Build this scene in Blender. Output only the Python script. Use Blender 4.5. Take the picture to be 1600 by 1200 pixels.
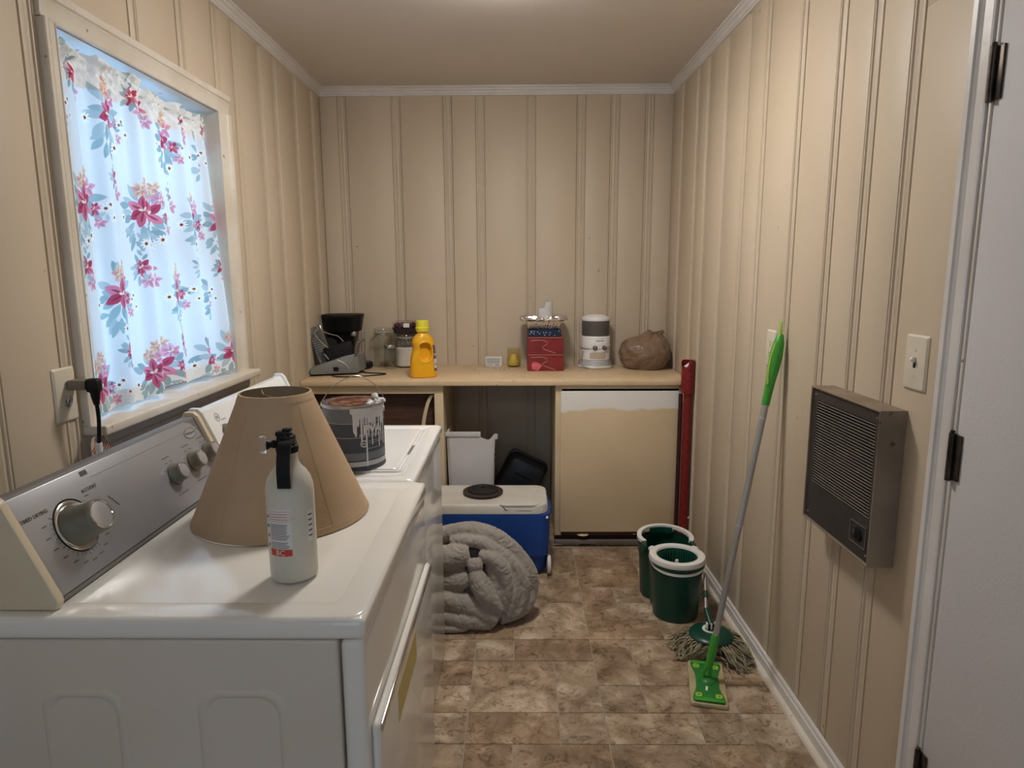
import bpy, bmesh, math, random
import numpy as np
from mathutils import Vector, Matrix, noise
R = math.radians
pi = math.pi
rnd = random.Random(7)
for o in list(bpy.data.objects): bpy.data.objects.remove(o)
SC = bpy.context.scene
COL = SC.collection

# ------------------------------------------------------------------ camera
F_PX = 1035.6; PITCH, YAW, ROLL = .1669, -.0121, -.0046
cam_d = bpy.data.cameras.new('camera'); cam = bpy.data.objects.new('camera', cam_d); COL.objects.link(cam)
cam_d.sensor_fit = 'HORIZONTAL'; cam_d.sensor_width = 36; cam_d.lens = F_PX/1600*36
cam_d.clip_start = .02; cam_d.clip_end = 200
_f = Vector((math.sin(YAW), math.cos(YAW), 0)); _r = Vector((math.cos(YAW), -math.sin(YAW), 0)); _u = Vector((0, 0, 1))
_f2 = _f*math.cos(PITCH) - _u*math.sin(PITCH); _u2 = _u*math.cos(PITCH) + _f*math.sin(PITCH)
_r3 = _r*math.cos(ROLL) + _u2*math.sin(ROLL); _u3 = _u2*math.cos(ROLL) - _r*math.sin(ROLL)
m = Matrix((_r3, _u3, -_f2)).transposed().to_4x4(); m.translation = (0, 0, 1.4774)
cam.matrix_world = m
SC.camera = cam

# ------------------------------------------------------------------ world and exposure
wd = bpy.data.worlds.new('sky'); SC.world = wd; wd.use_nodes = True
wn = wd.node_tree; bgn = wn.nodes['Background']
bgn.inputs[0].default_value = (.36, .64, 1.0, 1); bgn.inputs[1].default_value = 1.75
SC.view_settings.view_transform = 'Standard'; SC.view_settings.look = 'None'
SC.view_settings.gamma = 1; SC.view_settings.use_curve_mapping = False
SC.view_settings.exposure = 0.68
LAMP_STRENGTH = 54.0
LAMP2_STRENGTH = 24.0
LAMP_COLOR = (1.0, .955, .90, 1)

# ------------------------------------------------------------------ helpers
def W(o):
    mt = o.matrix_basis.copy()
    return W(o.parent) @ mt if o.parent else mt
def fin(bm, name, mat, parent=None, smooth=True, angle=38, world=True):
    if parent is not None and world: bm.transform(W(parent).inverted())
    bmesh.ops.recalc_face_normals(bm, faces=bm.faces)
    me = bpy.data.meshes.new(name); bm.to_mesh(me); bm.free()
    if smooth:
        for p in me.polygons: p.use_smooth = True
        me.set_sharp_from_angle(angle=R(angle))
    if mat:
        for mm in (mat if isinstance(mat, (list, tuple)) else [mat]): me.materials.append(mm)
    o = bpy.data.objects.new(name, me); COL.objects.link(o)
    if parent is not None: o.parent = parent
    return o
def tag(o, label=None, cat=None, group=None, kind=None):
    if label: o['label'] = label
    if cat: o['category'] = cat
    if group: o['group'] = group
    if kind: o['kind'] = kind
    return o
def thing(name, label, cat, loc=(0, 0, 0), rz=0, group=None):
    o = bpy.data.objects.new(name, None); COL.objects.link(o)
    o.location = loc; o.rotation_euler = (0, 0, rz); o.empty_display_size = .05
    return tag(o, label, cat, group)
def BM(): return bmesh.new()
def merge(bm, t):
    me = bpy.data.meshes.new('t'); t.to_mesh(me); t.free(); bm.from_mesh(me); bpy.data.meshes.remove(me); return bm
def box(x0, x1, y0, y1, z0, z1, r=0, seg=2, bm=None, only=None):
    t = BM(); bmesh.ops.create_cube(t, size=1)
    bmesh.ops.scale(t, vec=(abs(x1-x0), abs(y1-y0), abs(z1-z0)), verts=t.verts)
    bmesh.ops.translate(t, vec=((x0+x1)/2, (y0+y1)/2, (z0+z1)/2), verts=t.verts)
    if r > 0:
        ed = t.edges[:]
        if only: ed = [e for e in ed if abs((e.verts[0].co-e.verts[1].co)['xyz'.index(only)]) > 1e-6]
        bmesh.ops.bevel(t, geom=ed, offset=r, segments=seg, affect='EDGES', profile=.5)
    return t if bm is None else merge(bm, t)
def lathe(prof, n=48, c=(0, 0, 0), bm=None, a0=0, a1=2*pi):
    t = BM(); full = abs(a1-a0-2*pi) < 1e-6; rings = []
    for r, z in prof:
        if r < 1e-6: rings.append([t.verts.new((c[0], c[1], c[2]+z))]); continue
        k = n if full else n+1
        rings.append([t.verts.new((c[0]+r*math.cos(a0+(a1-a0)*i/n), c[1]+r*math.sin(a0+(a1-a0)*i/n), c[2]+z)) for i in range(k)])
    for a, b in zip(rings[:-1], rings[1:]):
        m_ = n if full else n
        for i in range(m_):
            j = (i+1) % len(a) if full else i+1; jb = (i+1) % len(b) if full else i+1
            if len(a) == 1 and len(b) == 1: continue
            if len(a) == 1: f = (a[0], b[i], b[jb])
            elif len(b) == 1: f = (a[i], b[0], a[j])
            else: f = (a[i], b[i], b[jb], a[j])
            t.faces.new(f)
    return t if bm is None else merge(bm, t)
def catmull(p, k=8, closed=False):
    p = [Vector(q) for q in p]; out = []; n = len(p)
    for i in range(n if closed else n-1):
        g = lambda j: p[j % n] if closed else p[max(0, min(n-1, j))]
        a, b, c, d = g(i-1), g(i), g(i+1), g(i+2)
        for s in range(k):
            t = s/k
            out.append(.5*((2*b)+(c-a)*t+(2*a-5*b+4*c-d)*t*t+(3*b-a-3*c+d)*t**3))
    if not closed: out.append(p[-1])
    return out
def tube(path, r, n=10, bm=None, closed=False, flat=1.0, cap=True):
    path = [Vector(p) for p in path]; t = BM(); N = len(path); rings = []
    up = None
    for i, p in enumerate(path):
        q0 = path[(i-1) % N] if closed else path[max(0, i-1)]; q1 = path[(i+1) % N] if closed else path[min(N-1, i+1)]
        d = (q1-q0).normalized()
        if up is None:
            up = Vector((0, 0, 1)) if abs(d.z) < .9 else Vector((0, 1, 0))
        up = (up-d*up.dot(d)); up = up.normalized() if up.length > 1e-6 else d.orthogonal().normalized()
        s = d.cross(up); rr = r[i] if isinstance(r, (list, tuple)) else r
        rings.append([t.verts.new(p+(s*math.cos(2*pi*k/n)+up*flat*math.sin(2*pi*k/n))*rr) for k in range(n)])
    for i in range(N if closed else N-1):
        a, b = rings[i], rings[(i+1) % N]
        for k in range(n): t.faces.new((a[k], a[(k+1) % n], b[(k+1) % n], b[k]))
    if cap and not closed:
        t.faces.new(rings[0][::-1]); t.faces.new(rings[-1])
    return t if bm is None else merge(bm, t)
def prism(pts, a0, a1, plane='xz', bm=None, r=0, seg=2):
    t = BM()
    def mk(p, a):
        return {'xz': (p[0], a, p[1]), 'xy': (p[0], p[1], a), 'yz': (a, p[0], p[1])}[plane]
    A = [t.verts.new(mk(p, a0)) for p in pts]; B = [t.verts.new(mk(p, a1)) for p in pts]
    t.faces.new(A); t.faces.new(B[::-1]); n = len(pts)
    for i in range(n): t.faces.new((A[i], B[i], B[(i+1) % n], A[(i+1) % n]))
    bmesh.ops.recalc_face_normals(t, faces=t.faces)
    if r > 0: bmesh.ops.bevel(t, geom=t.edges[:], offset=r, segments=seg, affect='EDGES', profile=.5)
    return t if bm is None else merge(bm, t)
def rrect(w, h, r, n=6, cx=0, cy=0):
    out = []
    for sx, sy, a in ((1, 1, 0), (-1, 1, 90), (-1, -1, 180), (1, -1, 270)):
        for k in range(n+1):
            t = R(a+90*k/n); out.append((cx+sx*(w/2-r)+r*math.cos(t), cy+sy*(h/2-r)+r*math.sin(t)))
    return out
def loft(loops, bm=None, cap0=True, cap1=True, closed=False):
    t = BM(); rings = [[t.verts.new(p) for p in lp] for lp in loops]; n = len(rings[0])
    L = len(rings)
    for i in range(L if closed else L-1):
        a, b = rings[i], rings[(i+1) % L]
        for k in range(n): t.faces.new((a[k], a[(k+1) % n], b[(k+1) % n], b[k]))
    if not closed:
        if cap0: t.faces.new(rings[0][::-1])
        if cap1: t.faces.new(rings[-1])
    return t if bm is None else merge(bm, t)
def text_bm(s, size, depth=.0006, align='CENTER', bold=0.0):
    cu = bpy.data.curves.new('txt', 'FONT'); cu.body = s; cu.size = size; cu.align_x = align; cu.align_y = 'CENTER'
    cu.extrude = depth/2; cu.resolution_u = 2; cu.offset = bold
    ob = bpy.data.objects.new('txt', cu); COL.objects.link(ob)
    dg = bpy.context.evaluated_depsgraph_get(); me = bpy.data.meshes.new_from_object(ob.evaluated_get(dg))
    bm = BM(); bm.from_mesh(me); bpy.data.objects.remove(ob); bpy.data.curves.remove(cu); bpy.data.meshes.remove(me)
    return bm
def subdiv_long(bm, L):
    bmesh.ops.triangulate(bm, faces=[f for f in bm.faces if len(f.verts) > 3])
    for _ in range(4):
        e = [e for e in bm.edges if e.calc_length() > L]
        if not e: break
        bmesh.ops.subdivide_edges(bm, edges=e, cuts=1); bmesh.ops.triangulate(bm, faces=[f for f in bm.faces if len(f.verts) > 3])
def wrap(bm, cx, cy, r, a0, zc):
    """flat art in x (right) and y (up), depth z -> wrapped on a vertical cylinder"""
    for v in bm.verts:
        a = a0+v.co.x/r; rr = r+v.co.z
        v.co = Vector((cx+rr*math.cos(a), cy+rr*math.sin(a), zc+v.co.y))
    return bm
def evald(o):
    dg = bpy.context.evaluated_depsgraph_get(); dg.update()
    me = bpy.data.meshes.new_from_object(o.evaluated_get(dg)); old = o.data
    o.modifiers.clear(); o.data = me; me.name = o.name; bpy.data.meshes.remove(old)
    for p in me.polygons: p.use_smooth = True
    return o

# ------------------------------------------------------------------ materials
def mat(name, c, rough=.5, metal=0, c2=None, scale=8, amount=.5, detail=4, bump=0, bscale=60, coat=0, trans=0, ior=1.45,
        emit=None, es=0, sheen=0, spec=.5, stretch=(1, 1, 1), spots=None, spot_scale=18, spot_thr=.72, alpha=1, coords='Object', bdist=.002):
    mt = bpy.data.materials.new(name); mt.use_nodes = True; nt = mt.node_tree; N, L = nt.nodes, nt.links
    b = N['Principled BSDF']
    c4 = (*c, 1); b.inputs['Base Color'].default_value = c4
    b.inputs['Roughness'].default_value = rough; b.inputs['Metallic'].default_value = metal
    b.inputs['Specular IOR Level'].default_value = spec; b.inputs['IOR'].default_value = ior
    b.inputs['Coat Weight'].default_value = coat; b.inputs['Coat Roughness'].default_value = .06
    b.inputs['Transmission Weight'].default_value = trans; b.inputs['Sheen Weight'].default_value = sheen
    b.inputs['Alpha'].default_value = alpha
    if emit: b.inputs['Emission Color'].default_value = (*emit, 1); b.inputs['Emission Strength'].default_value = es
    tc = N.new('ShaderNodeTexCoord'); mp = N.new('ShaderNodeMapping'); mp.inputs['Scale'].default_value = stretch
    if coords == 'World':
        ge = N.new('ShaderNodeNewGeometry'); L.new(ge.outputs['Position'], mp.inputs[0])
    else: L.new(tc.outputs[coords], mp.inputs[0])
    col = None
    if c2:
        nz = N.new('ShaderNodeTexNoise'); nz.inputs['Scale'].default_value = scale; nz.inputs['Detail'].default_value = detail
        L.new(mp.outputs[0], nz.inputs['Vector'])
        rp = N.new('ShaderNodeMapRange'); rp.inputs['From Min'].default_value = .5-.25*amount-.05; rp.inputs['From Max'].default_value = .5+.3*(1.2-amount)
        L.new(nz.outputs['Fac'], rp.inputs['Value'])
        mx = N.new('ShaderNodeMix'); mx.data_type = 'RGBA'; mx.inputs['A'].default_value = c4; mx.inputs['B'].default_value = (*c2, 1)
        L.new(rp.outputs[0], mx.inputs['Factor']); col = mx.outputs['Result']
    if spots:
        nz = N.new('ShaderNodeTexNoise'); nz.inputs['Scale'].default_value = spot_scale; nz.inputs['Detail'].default_value = 2
        L.new(tc.outputs[coords] if coords != 'World' else ge.outputs['Position'], nz.inputs['Vector'])
        rp = N.new('ShaderNodeMapRange'); rp.inputs['From Min'].default_value = spot_thr; rp.inputs['From Max'].default_value = spot_thr+.035
        L.new(nz.outputs['Fac'], rp.inputs['Value'])
        mx2 = N.new('ShaderNodeMix'); mx2.data_type = 'RGBA'; mx2.inputs['B'].default_value = (*spots, 1)
        if col: L.new(col, mx2.inputs['A'])
        else: mx2.inputs['A'].default_value = c4
        L.new(rp.outputs[0], mx2.inputs['Factor']); col = mx2.outputs['Result']
    if col: L.new(col, b.inputs['Base Color'])
    if bump:
        n2 = N.new('ShaderNodeTexNoise'); n2.inputs['Scale'].default_value = bscale; n2.inputs['Detail'].default_value = 4
        L.new(mp.outputs[0], n2.inputs['Vector'])
        bp = N.new('ShaderNodeBump'); bp.inputs['Strength'].default_value = bump; bp.inputs['Distance'].default_value = bdist
        L.new(n2.outputs['Fac'], bp.inputs['Height']); L.new(bp.outputs[0], b.inputs['Normal'])
    return mt

M = {}
M['wall'] = mat('cream_wall_paint', (.59, .495, .375), .50, c2=(.53, .435, .315), scale=2.2, amount=.7, bump=.25, bscale=26, spots=(.30, .22, .13), spot_scale=16, spot_thr=.765, coords='World', stretch=(1, 1, .35))
M['ceiling'] = mat('ceiling_paint', (.72, .66, .60), .62, c2=(.68, .62, .55), scale=1.6, bump=.25, bscale=90, coords='World')
M['trim'] = mat('white_trim_paint', (.72, .69, .66), .38, c2=(.62, .58, .54), scale=5, bump=.3, bscale=40, spots=(.35, .28, .2), spot_scale=30, spot_thr=.76, coords='World')
M['trim_warm'] = mat('worn_window_paint', (.70, .65, .57), .42, c2=(.60, .53, .43), scale=6, bump=.35, bscale=40, spots=(.33, .22, .13), spot_scale=34, spot_thr=.72, coords='World')
M['door'] = mat('door_paint', (.60, .585, .60), .5, c2=(.56, .545, .555), scale=2, bump=.3, bscale=160, coords='World')
M['cab'] = mat('cabinet_paint', (.68, .55, .36), .45, c2=(.58, .45, .28), scale=3, bump=.3, bscale=50, spots=(.26, .17, .09), spot_scale=22, spot_thr=.76, coords='World')
M['counter'] = mat('counter_paint', (.74, .565, .365), .42, c2=(.65, .485, .30), scale=5, amount=.8, bump=.3, bscale=40, spots=(.30, .16, .08), spot_scale=28, spot_thr=.73, coords='World')
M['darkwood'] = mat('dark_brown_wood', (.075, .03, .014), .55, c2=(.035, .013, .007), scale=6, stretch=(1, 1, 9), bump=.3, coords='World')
M['toe'] = mat('toe_board', (.20, .17, .14), .6, c2=(.13, .10, .08), scale=6, coords='World')
M['grout'] = mat('grout', (.40, .345, .27), .7, c2=(.33, .27, .2), scale=20, coords='World')
M['bronze'] = mat('dark_bronze', (.035, .026, .022), .4, metal=.7, c2=(.09, .07, .05), scale=30)
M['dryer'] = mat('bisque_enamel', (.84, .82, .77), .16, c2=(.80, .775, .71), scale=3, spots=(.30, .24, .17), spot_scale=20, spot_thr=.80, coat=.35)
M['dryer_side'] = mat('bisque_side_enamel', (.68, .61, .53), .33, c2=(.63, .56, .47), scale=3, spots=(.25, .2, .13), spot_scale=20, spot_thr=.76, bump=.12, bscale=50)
M['endcap'] = mat('cream_plastic', (.66, .57, .41), .38, c2=(.6, .51, .36), scale=6)
M['console'] = mat('silver_console', (.38, .385, .41), .33, metal=.45, c2=(.34, .345, .37), scale=5)
M['washer'] = mat('white_enamel', (.80, .80, .79), .15, c2=(.76, .76, .75), scale=3, coat=.3, spots=(.3, .3, .3), spot_scale=22, spot_thr=.80)
M['greyprint'] = mat('grey_print', (.10, .10, .10), .5)
M['lightprint'] = mat('pale_print', (.27, .27, .28), .5)
M['knob'] = mat('olive_grey_knob', (.18, .165, .125), .38)
M['silver'] = mat('silver_plastic', (.52, .52, .55), .3, metal=.5)
M['chrome'] = mat('chrome', (.75, .75, .76), .12, metal=1)
M['steel'] = mat('dull_steel', (.5, .49, .48), .32, metal=.9, c2=(.4, .38, .36), scale=30)
M['black'] = mat('black_plastic', (.008, .008, .009), .5, spec=.3)
M['blackmatt'] = mat('black_rubber', (.014, .012, .012), .65, c2=(.026, .022, .02), scale=12, spec=.3)
M['white'] = mat('white_plastic', (.78, .77, .74), .35, c2=(.7, .68, .64), scale=8)
M['ivory'] = mat('ivory_plastic', (.70, .64, .52), .35, c2=(.64, .57, .45), scale=10)
M['paper'] = mat('white_paper', (.75, .74, .72), .7)
M['shade'] = mat('beige_lampshade', (.52, .375, .24), .72, c2=(.42, .285, .165), scale=5, bump=.3, bscale=300, amount=.6, spots=(.30, .17, .08), spot_scale=6, spot_thr=.70)
M['shadein'] = mat('lampshade_lining', (.45, .37, .26), .7)
M['brass'] = mat('dull_brass', (.55, .40, .18), .35, metal=.9)
M['ext'] = mat('offwhite_cylinder', (.68, .66, .58), .38, c2=(.60, .56, .46), scale=9, amount=.6, spots=(.30, .28, .22), spot_scale=26, spot_thr=.70)
M['red'] = mat('red_print', (.58, .06, .035), .5)
M['glassp'] = mat('clear_plastic', (.9, .9, .9), .08, trans=.9, ior=1.3)
M['can'] = mat('dark_grey_label', (.062, .072, .098), .5, c2=(.045, .05, .07), scale=3)
M['canband'] = mat('grey_label_band', (.15, .165, .185), .5, c2=(.12, .13, .15), scale=4)
M['canlow'] = mat('pale_grey_label_band', (.42, .42, .43), .45)
M['rust'] = mat('rusty_lid', (.085, .026, .010), .7, c2=(.36, .22, .14), scale=40, amount=.1, spec=.15, bump=.6, bscale=60)
M['drip'] = mat('dried_white_paint', (.60, .61, .62), .45, bump=.3, bscale=80)
M['yellow'] = mat('golden_plastic', (.85, .44, .012), .33, c2=(.80, .38, .01), scale=6)
M['lemon'] = mat('lemon_cap', (.80, .70, .05), .35)
M['purple'] = mat('purple_label', (.12, .10, .17), .5)
M['glass'] = mat('jar_glass', (1, 1, 1), .03, trans=1, ior=1.42)
M['amber'] = mat('amber_glass', (.88, .84, .66), .05, trans=.95, ior=1.4)
M['flour'] = mat('white_powder', (.75, .72, .68), .9, c2=(.68, .62, .56), scale=20)
M['wax'] = mat('yellow_wax', (.68, .52, .12), .5)
M['whitewax'] = mat('white_wax', (.62, .60, .58), .4, bump=.3, bscale=30)
M['redbox'] = mat('red_gift_card', (.17, .012, .010), .3, c2=(.25, .022, .015), scale=9, amount=.5)
M['rose'] = mat('rose_print', (.80, .17, .2), .4, c2=(.5, .06, .08), scale=40)
M['goldline'] = mat('gold_line', (.62, .36, .26), .4)
M['navy'] = mat('navy_print', (.012, .018, .05), .4)
M['foil'] = mat('aluminium_foil', (.78, .77, .75), .2, metal=1, bump=1.0, bscale=70, bdist=.006)
M['heatgrey'] = mat('smoke_grey_plastic', (.10, .095, .09), .25, c2=(.13, .12, .115), scale=3)
M['greyplastic'] = mat('grey_slicer_plastic', (.20, .20, .19), .42, c2=(.16, .16, .15), scale=8)
M['bag'] = mat('brown_plastic_bag', (.24, .160, .110), .33, c2=(.18, .11, .07), scale=9, bump=.8, bscale=22, bdist=.01, coat=.2)
M['blue'] = mat('blue_cooler_plastic', (.012, .065, .30), .38, c2=(.01, .055, .26), scale=4)
M['coolerlid'] = mat('offwhite_cooler_plastic', (.66, .63, .57), .42, c2=(.56, .51, .44), scale=5, spots=(.3, .23, .18), spot_scale=25, spot_thr=.74)
M['iron'] = mat('rusty_iron', (.05, .03, .025), .6, c2=(.03, .022, .02), scale=30)
M['foam'] = mat('white_foam', (.66, .645, .64), .6, c2=(.6, .58, .57), scale=6, bump=.3, bscale=60)
M['tub'] = mat('dark_navy_plastic', (.012, .014, .018), .35)
M['blanket'] = mat('grey_blanket', (.33, .295, .255), .9, c2=(.27, .24, .205), scale=14, bump=.7, bscale=45, sheen=.3, bdist=.004)
M['green'] = mat('dark_green_plastic', (.003, .052, .032), .33, c2=(.003, .042, .025), scale=6)
M['lime'] = mat('bright_green_plastic', (.05, .33, .03), .4, c2=(.04, .28, .025), scale=8)
M['midgreen'] = mat('green_mop_plate', (.02, .20, .035), .42, c2=(.018, .16, .03), scale=12)
M['yellowgreen'] = mat('yellow_green_grip', (.30, .52, .06), .4)
M['pad'] = mat('beige_mop_pad', (.44, .38, .22), .85, c2=(.33, .27, .13), scale=20)
M['cotton'] = mat('dirty_cotton', (.42, .365, .25), .9, c2=(.20, .165, .10), scale=45, amount=.9, bump=.6, bscale=300)
M['alu'] = mat('grey_aluminium_pole', (.45, .44, .42), .38, metal=.6, c2=(.38, .35, .32), scale=7)
M['heaterframe'] = mat('tan_grey_metal', (.27, .21, .15), .5, c2=(.15, .11, .075), scale=6, spots=(.06, .045, .03), spot_scale=30, spot_thr=.7)
M['heaterfront'] = mat('dark_brown_metal', (.030, .025, .023), .48, c2=(.045, .038, .034), scale=9)
M['slat'] = mat('louver_metal', (.17, .15, .135), .45)
M['tagpaper'] = mat('tan_tag', (.52, .43, .33), .7)
M['cordtan'] = mat('beige_cord', (.42, .33, .25), .5)
M['apron'] = mat('shaded_dirty_apron', (.33, .30, .28), .4, c2=(.27, .24, .21), scale=4, coords='World')  # grey base colour includes the shade under the sill as well as dirt
M['siding'] = mat('outside_siding', (.5, .5, .5), .8)

# white over-painted patch along the top of the cabinet door
def door_mat():
    mt = mat('cabinet_door_paint', (.68, .53, .33), .42, c2=(.61, .47, .285), scale=3, bump=.3, bscale=60, coords='World', spots=(.22, .13, .06), spot_scale=14, spot_thr=.78)
    nt = mt.node_tree; N, L = nt.nodes, nt.links; b = N['Principled BSDF']
    src = b.inputs['Base Color'].links[0].from_socket
    ge = N.new('ShaderNodeNewGeometry'); sp = N.new('ShaderNodeSeparateXYZ'); L.new(ge.outputs['Position'], sp.inputs[0])
    nz = N.new('ShaderNodeTexNoise'); nz.inputs['Scale'].default_value = 4.5; nz.inputs['Detail'].default_value = 3
    L.new(ge.outputs['Position'], nz.inputs['Vector'])
    ad = N.new('ShaderNodeMath'); ad.operation = 'MULTIPLY_ADD'; ad.inputs[1].default_value = -.13
    L.new(nz.outputs['Fac'], ad.inputs[0]); L.new(sp.outputs['Z'], ad.inputs[2])
    mr = N.new('ShaderNodeMapRange'); mr.inputs['From Min'].default_value = .688; mr.inputs['From Max'].default_value = .700; L.new(ad.outputs[0], mr.inputs['Value'])
    mx = N.new('ShaderNodeMix'); mx.data_type = 'RGBA'; mx.inputs['B'].default_value = (.74, .70, .64, 1)
    L.new(src, mx.inputs['A']); L.new(mr.outputs[0], mx.inputs['Factor']); L.new(mx.outputs['Result'], b.inputs['Base Color'])
    return mt
M['cabdoor'] = door_mat()

def tile_mat():
    mt = bpy.data.materials.new('mottled_stone_tile'); mt.use_nodes = True; nt = mt.node_tree; N, L = nt.nodes, nt.links; b = N['Principled BSDF']
    oi = N.new('ShaderNodeObjectInfo'); ge = N.new('ShaderNodeNewGeometry')
    cx = N.new('ShaderNodeVectorMath'); cx.operation = 'ADD'; L.new(ge.outputs['Position'], cx.inputs[0])
    mu = N.new('ShaderNodeVectorMath'); mu.operation = 'SCALE'; mu.inputs[0].default_value = (37, 17, 91); L.new(oi.outputs['Random'], mu.inputs['Scale']); L.new(mu.outputs[0], cx.inputs[1])
    def nz(s, d, r=.55, dist=0):
        n = N.new('ShaderNodeTexNoise'); n.inputs['Scale'].default_value = s; n.inputs['Detail'].default_value = d; n.inputs['Roughness'].default_value = r; n.inputs['Distortion'].default_value = dist
        L.new(cx.outputs[0], n.inputs['Vector']); return n.outputs['Fac']
    def ramp(f, st):
        r = N.new('ShaderNodeValToRGB'); e = r.color_ramp.elements
        while len(e) < len(st): e.new(.5)
        for k, (p, c) in enumerate(st): e[k].position = p; e[k].color = (*c, 1)
        L.new(f, r.inputs[0]); return r.outputs[0]
    base = ramp(nz(9, 8, .62, .6), [(.30, (.155, .108, .070)), (.44, (.275, .208, .143)), (.54, (.37, .290, .212)), (.68, (.54, .46, .37))])
    vein = ramp(nz(26, 6, .7, 1.5), [(.38, (.45, .36, .28)), (.47, (1, 1, 1)), (.62, (1, 1, 1)), (.72, (1.25, 1.22, 1.15))])
    mx = N.new('ShaderNodeMix'); mx.data_type = 'RGBA'; mx.blend_type = 'MULTIPLY'; mx.inputs['Factor'].default_value = .85
    L.new(base, mx.inputs['A']); L.new(vein, mx.inputs['B'])
    tint = ramp(oi.outputs['Random'], [(0, (.86, .79, .72)), (.3, (.98, .87, .75)), (.6, (1.0, .97, .93)), (1, (1.14, 1.10, 1.05))])
    m2 = N.new('ShaderNodeMix'); m2.data_type = 'RGBA'; m2.blend_type = 'MULTIPLY'; m2.inputs['Factor'].default_value = 1
    L.new(mx.outputs['Result'], m2.inputs['A']); L.new(tint, m2.inputs['B']); L.new(m2.outputs['Result'], b.inputs['Base Color'])
    b.inputs['Roughness'].default_value = .38; b.inputs['Specular IOR Level'].default_value = .4
    bp = N.new('ShaderNodeBump'); bp.inputs['Strength'].default_value = .3; bp.inputs['Distance'].default_value = .001
    L.new(nz(26, 6, .7, 1.5), bp.inputs['Height']); L.new(bp.outputs[0], b.inputs['Normal'])
    return mt
M['tile'] = tile_mat()

def plaid_mat():
    mt = bpy.data.materials.new('red_plaid_paper'); mt.use_nodes = True; nt = mt.node_tree; N, L = nt.nodes, nt.links; b = N['Principled BSDF']
    tc = N.new('ShaderNodeTexCoord'); sp = N.new('ShaderNodeSeparateXYZ'); L.new(tc.outputs['UV'], sp.inputs[0])
    def math_(op, a, v=None, c=None):
        n = N.new('ShaderNodeMath'); n.operation = op; L.new(a, n.inputs[0])
        if v is not None:
            if isinstance(v, (int, float)): n.inputs[1].default_value = v
            else: L.new(v, n.inputs[1])
        return n.outputs[0]
    d1 = math_('ADD', sp.outputs['X'], sp.outputs['Y']); d2 = math_('SUBTRACT', sp.outputs['X'], sp.outputs['Y'])
    out = None
    for d in (d1, d2):
        f = math_('FRACT', math_('MULTIPLY', d, 1/.055))
        s = math_('LESS_THAN', f, .22); s2 = math_('LESS_THAN', math_('ABSOLUTE', math_('SUBTRACT', f, .6)), .03)
        t = math_('ADD', math_('MULTIPLY', s, .35), math_('MULTIPLY', s2, .3))
        out = t if out is None else math_('ADD', out, t)
    mx = N.new('ShaderNodeMix'); mx.data_type = 'RGBA'; mx.inputs['A'].default_value = (.24, .012, .011, 1); mx.inputs['B'].default_value = (.05, .006, .008, 1)
    L.new(out, mx.inputs['Factor']); L.new(mx.outputs['Result'], b.inputs['Base Color']); b.inputs['Roughness'].default_value = .35
    return mt
M['plaid'] = plaid_mat()

def pane_mat(name='window_glass', tint=(1, 1, 1), ior=1.45, rough=.02):
    mt = bpy.data.materials.new(name); mt.use_nodes = True; nt = mt.node_tree; N, L = nt.nodes, nt.links
    N.remove(N['Principled BSDF']); out = N['Material Output']
    tr = N.new('ShaderNodeBsdfTransparent'); gl = N.new('ShaderNodeBsdfGlossy'); gl.inputs['Roughness'].default_value = rough; tr.inputs[0].default_value = (*tint, 1)
    fr = N.new('ShaderNodeFresnel'); fr.inputs[0].default_value = ior; mx = N.new('ShaderNodeMixShader')
    ge = N.new('ShaderNodeNewGeometry'); iv = N.new('ShaderNodeMath'); iv.operation = 'SUBTRACT'; iv.inputs[0].default_value = 1; L.new(ge.outputs['Backfacing'], iv.inputs[1])
    mm = N.new('ShaderNodeMath'); mm.operation = 'MULTIPLY'; L.new(fr.outputs[0], mm.inputs[0]); L.new(iv.outputs[0], mm.inputs[1])
    L.new(mm.outputs[0], mx.inputs[0]); L.new(tr.outputs[0], mx.inputs[1]); L.new(gl.outputs[0], mx.inputs[2]); L.new(mx.outputs[0], out.inputs[0])
    return mt
M['pane'] = pane_mat()
M['glass'] = pane_mat('jar_glass_thin', (.90, .91, .90), 1.6, .05); M['amber'] = pane_mat('amber_glass_thin', (.90, .86, .70), 1.5, .05); M['clearlid'] = pane_mat('clear_tray_plastic', (.93, .92, .92), 1.45, .12)

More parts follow.
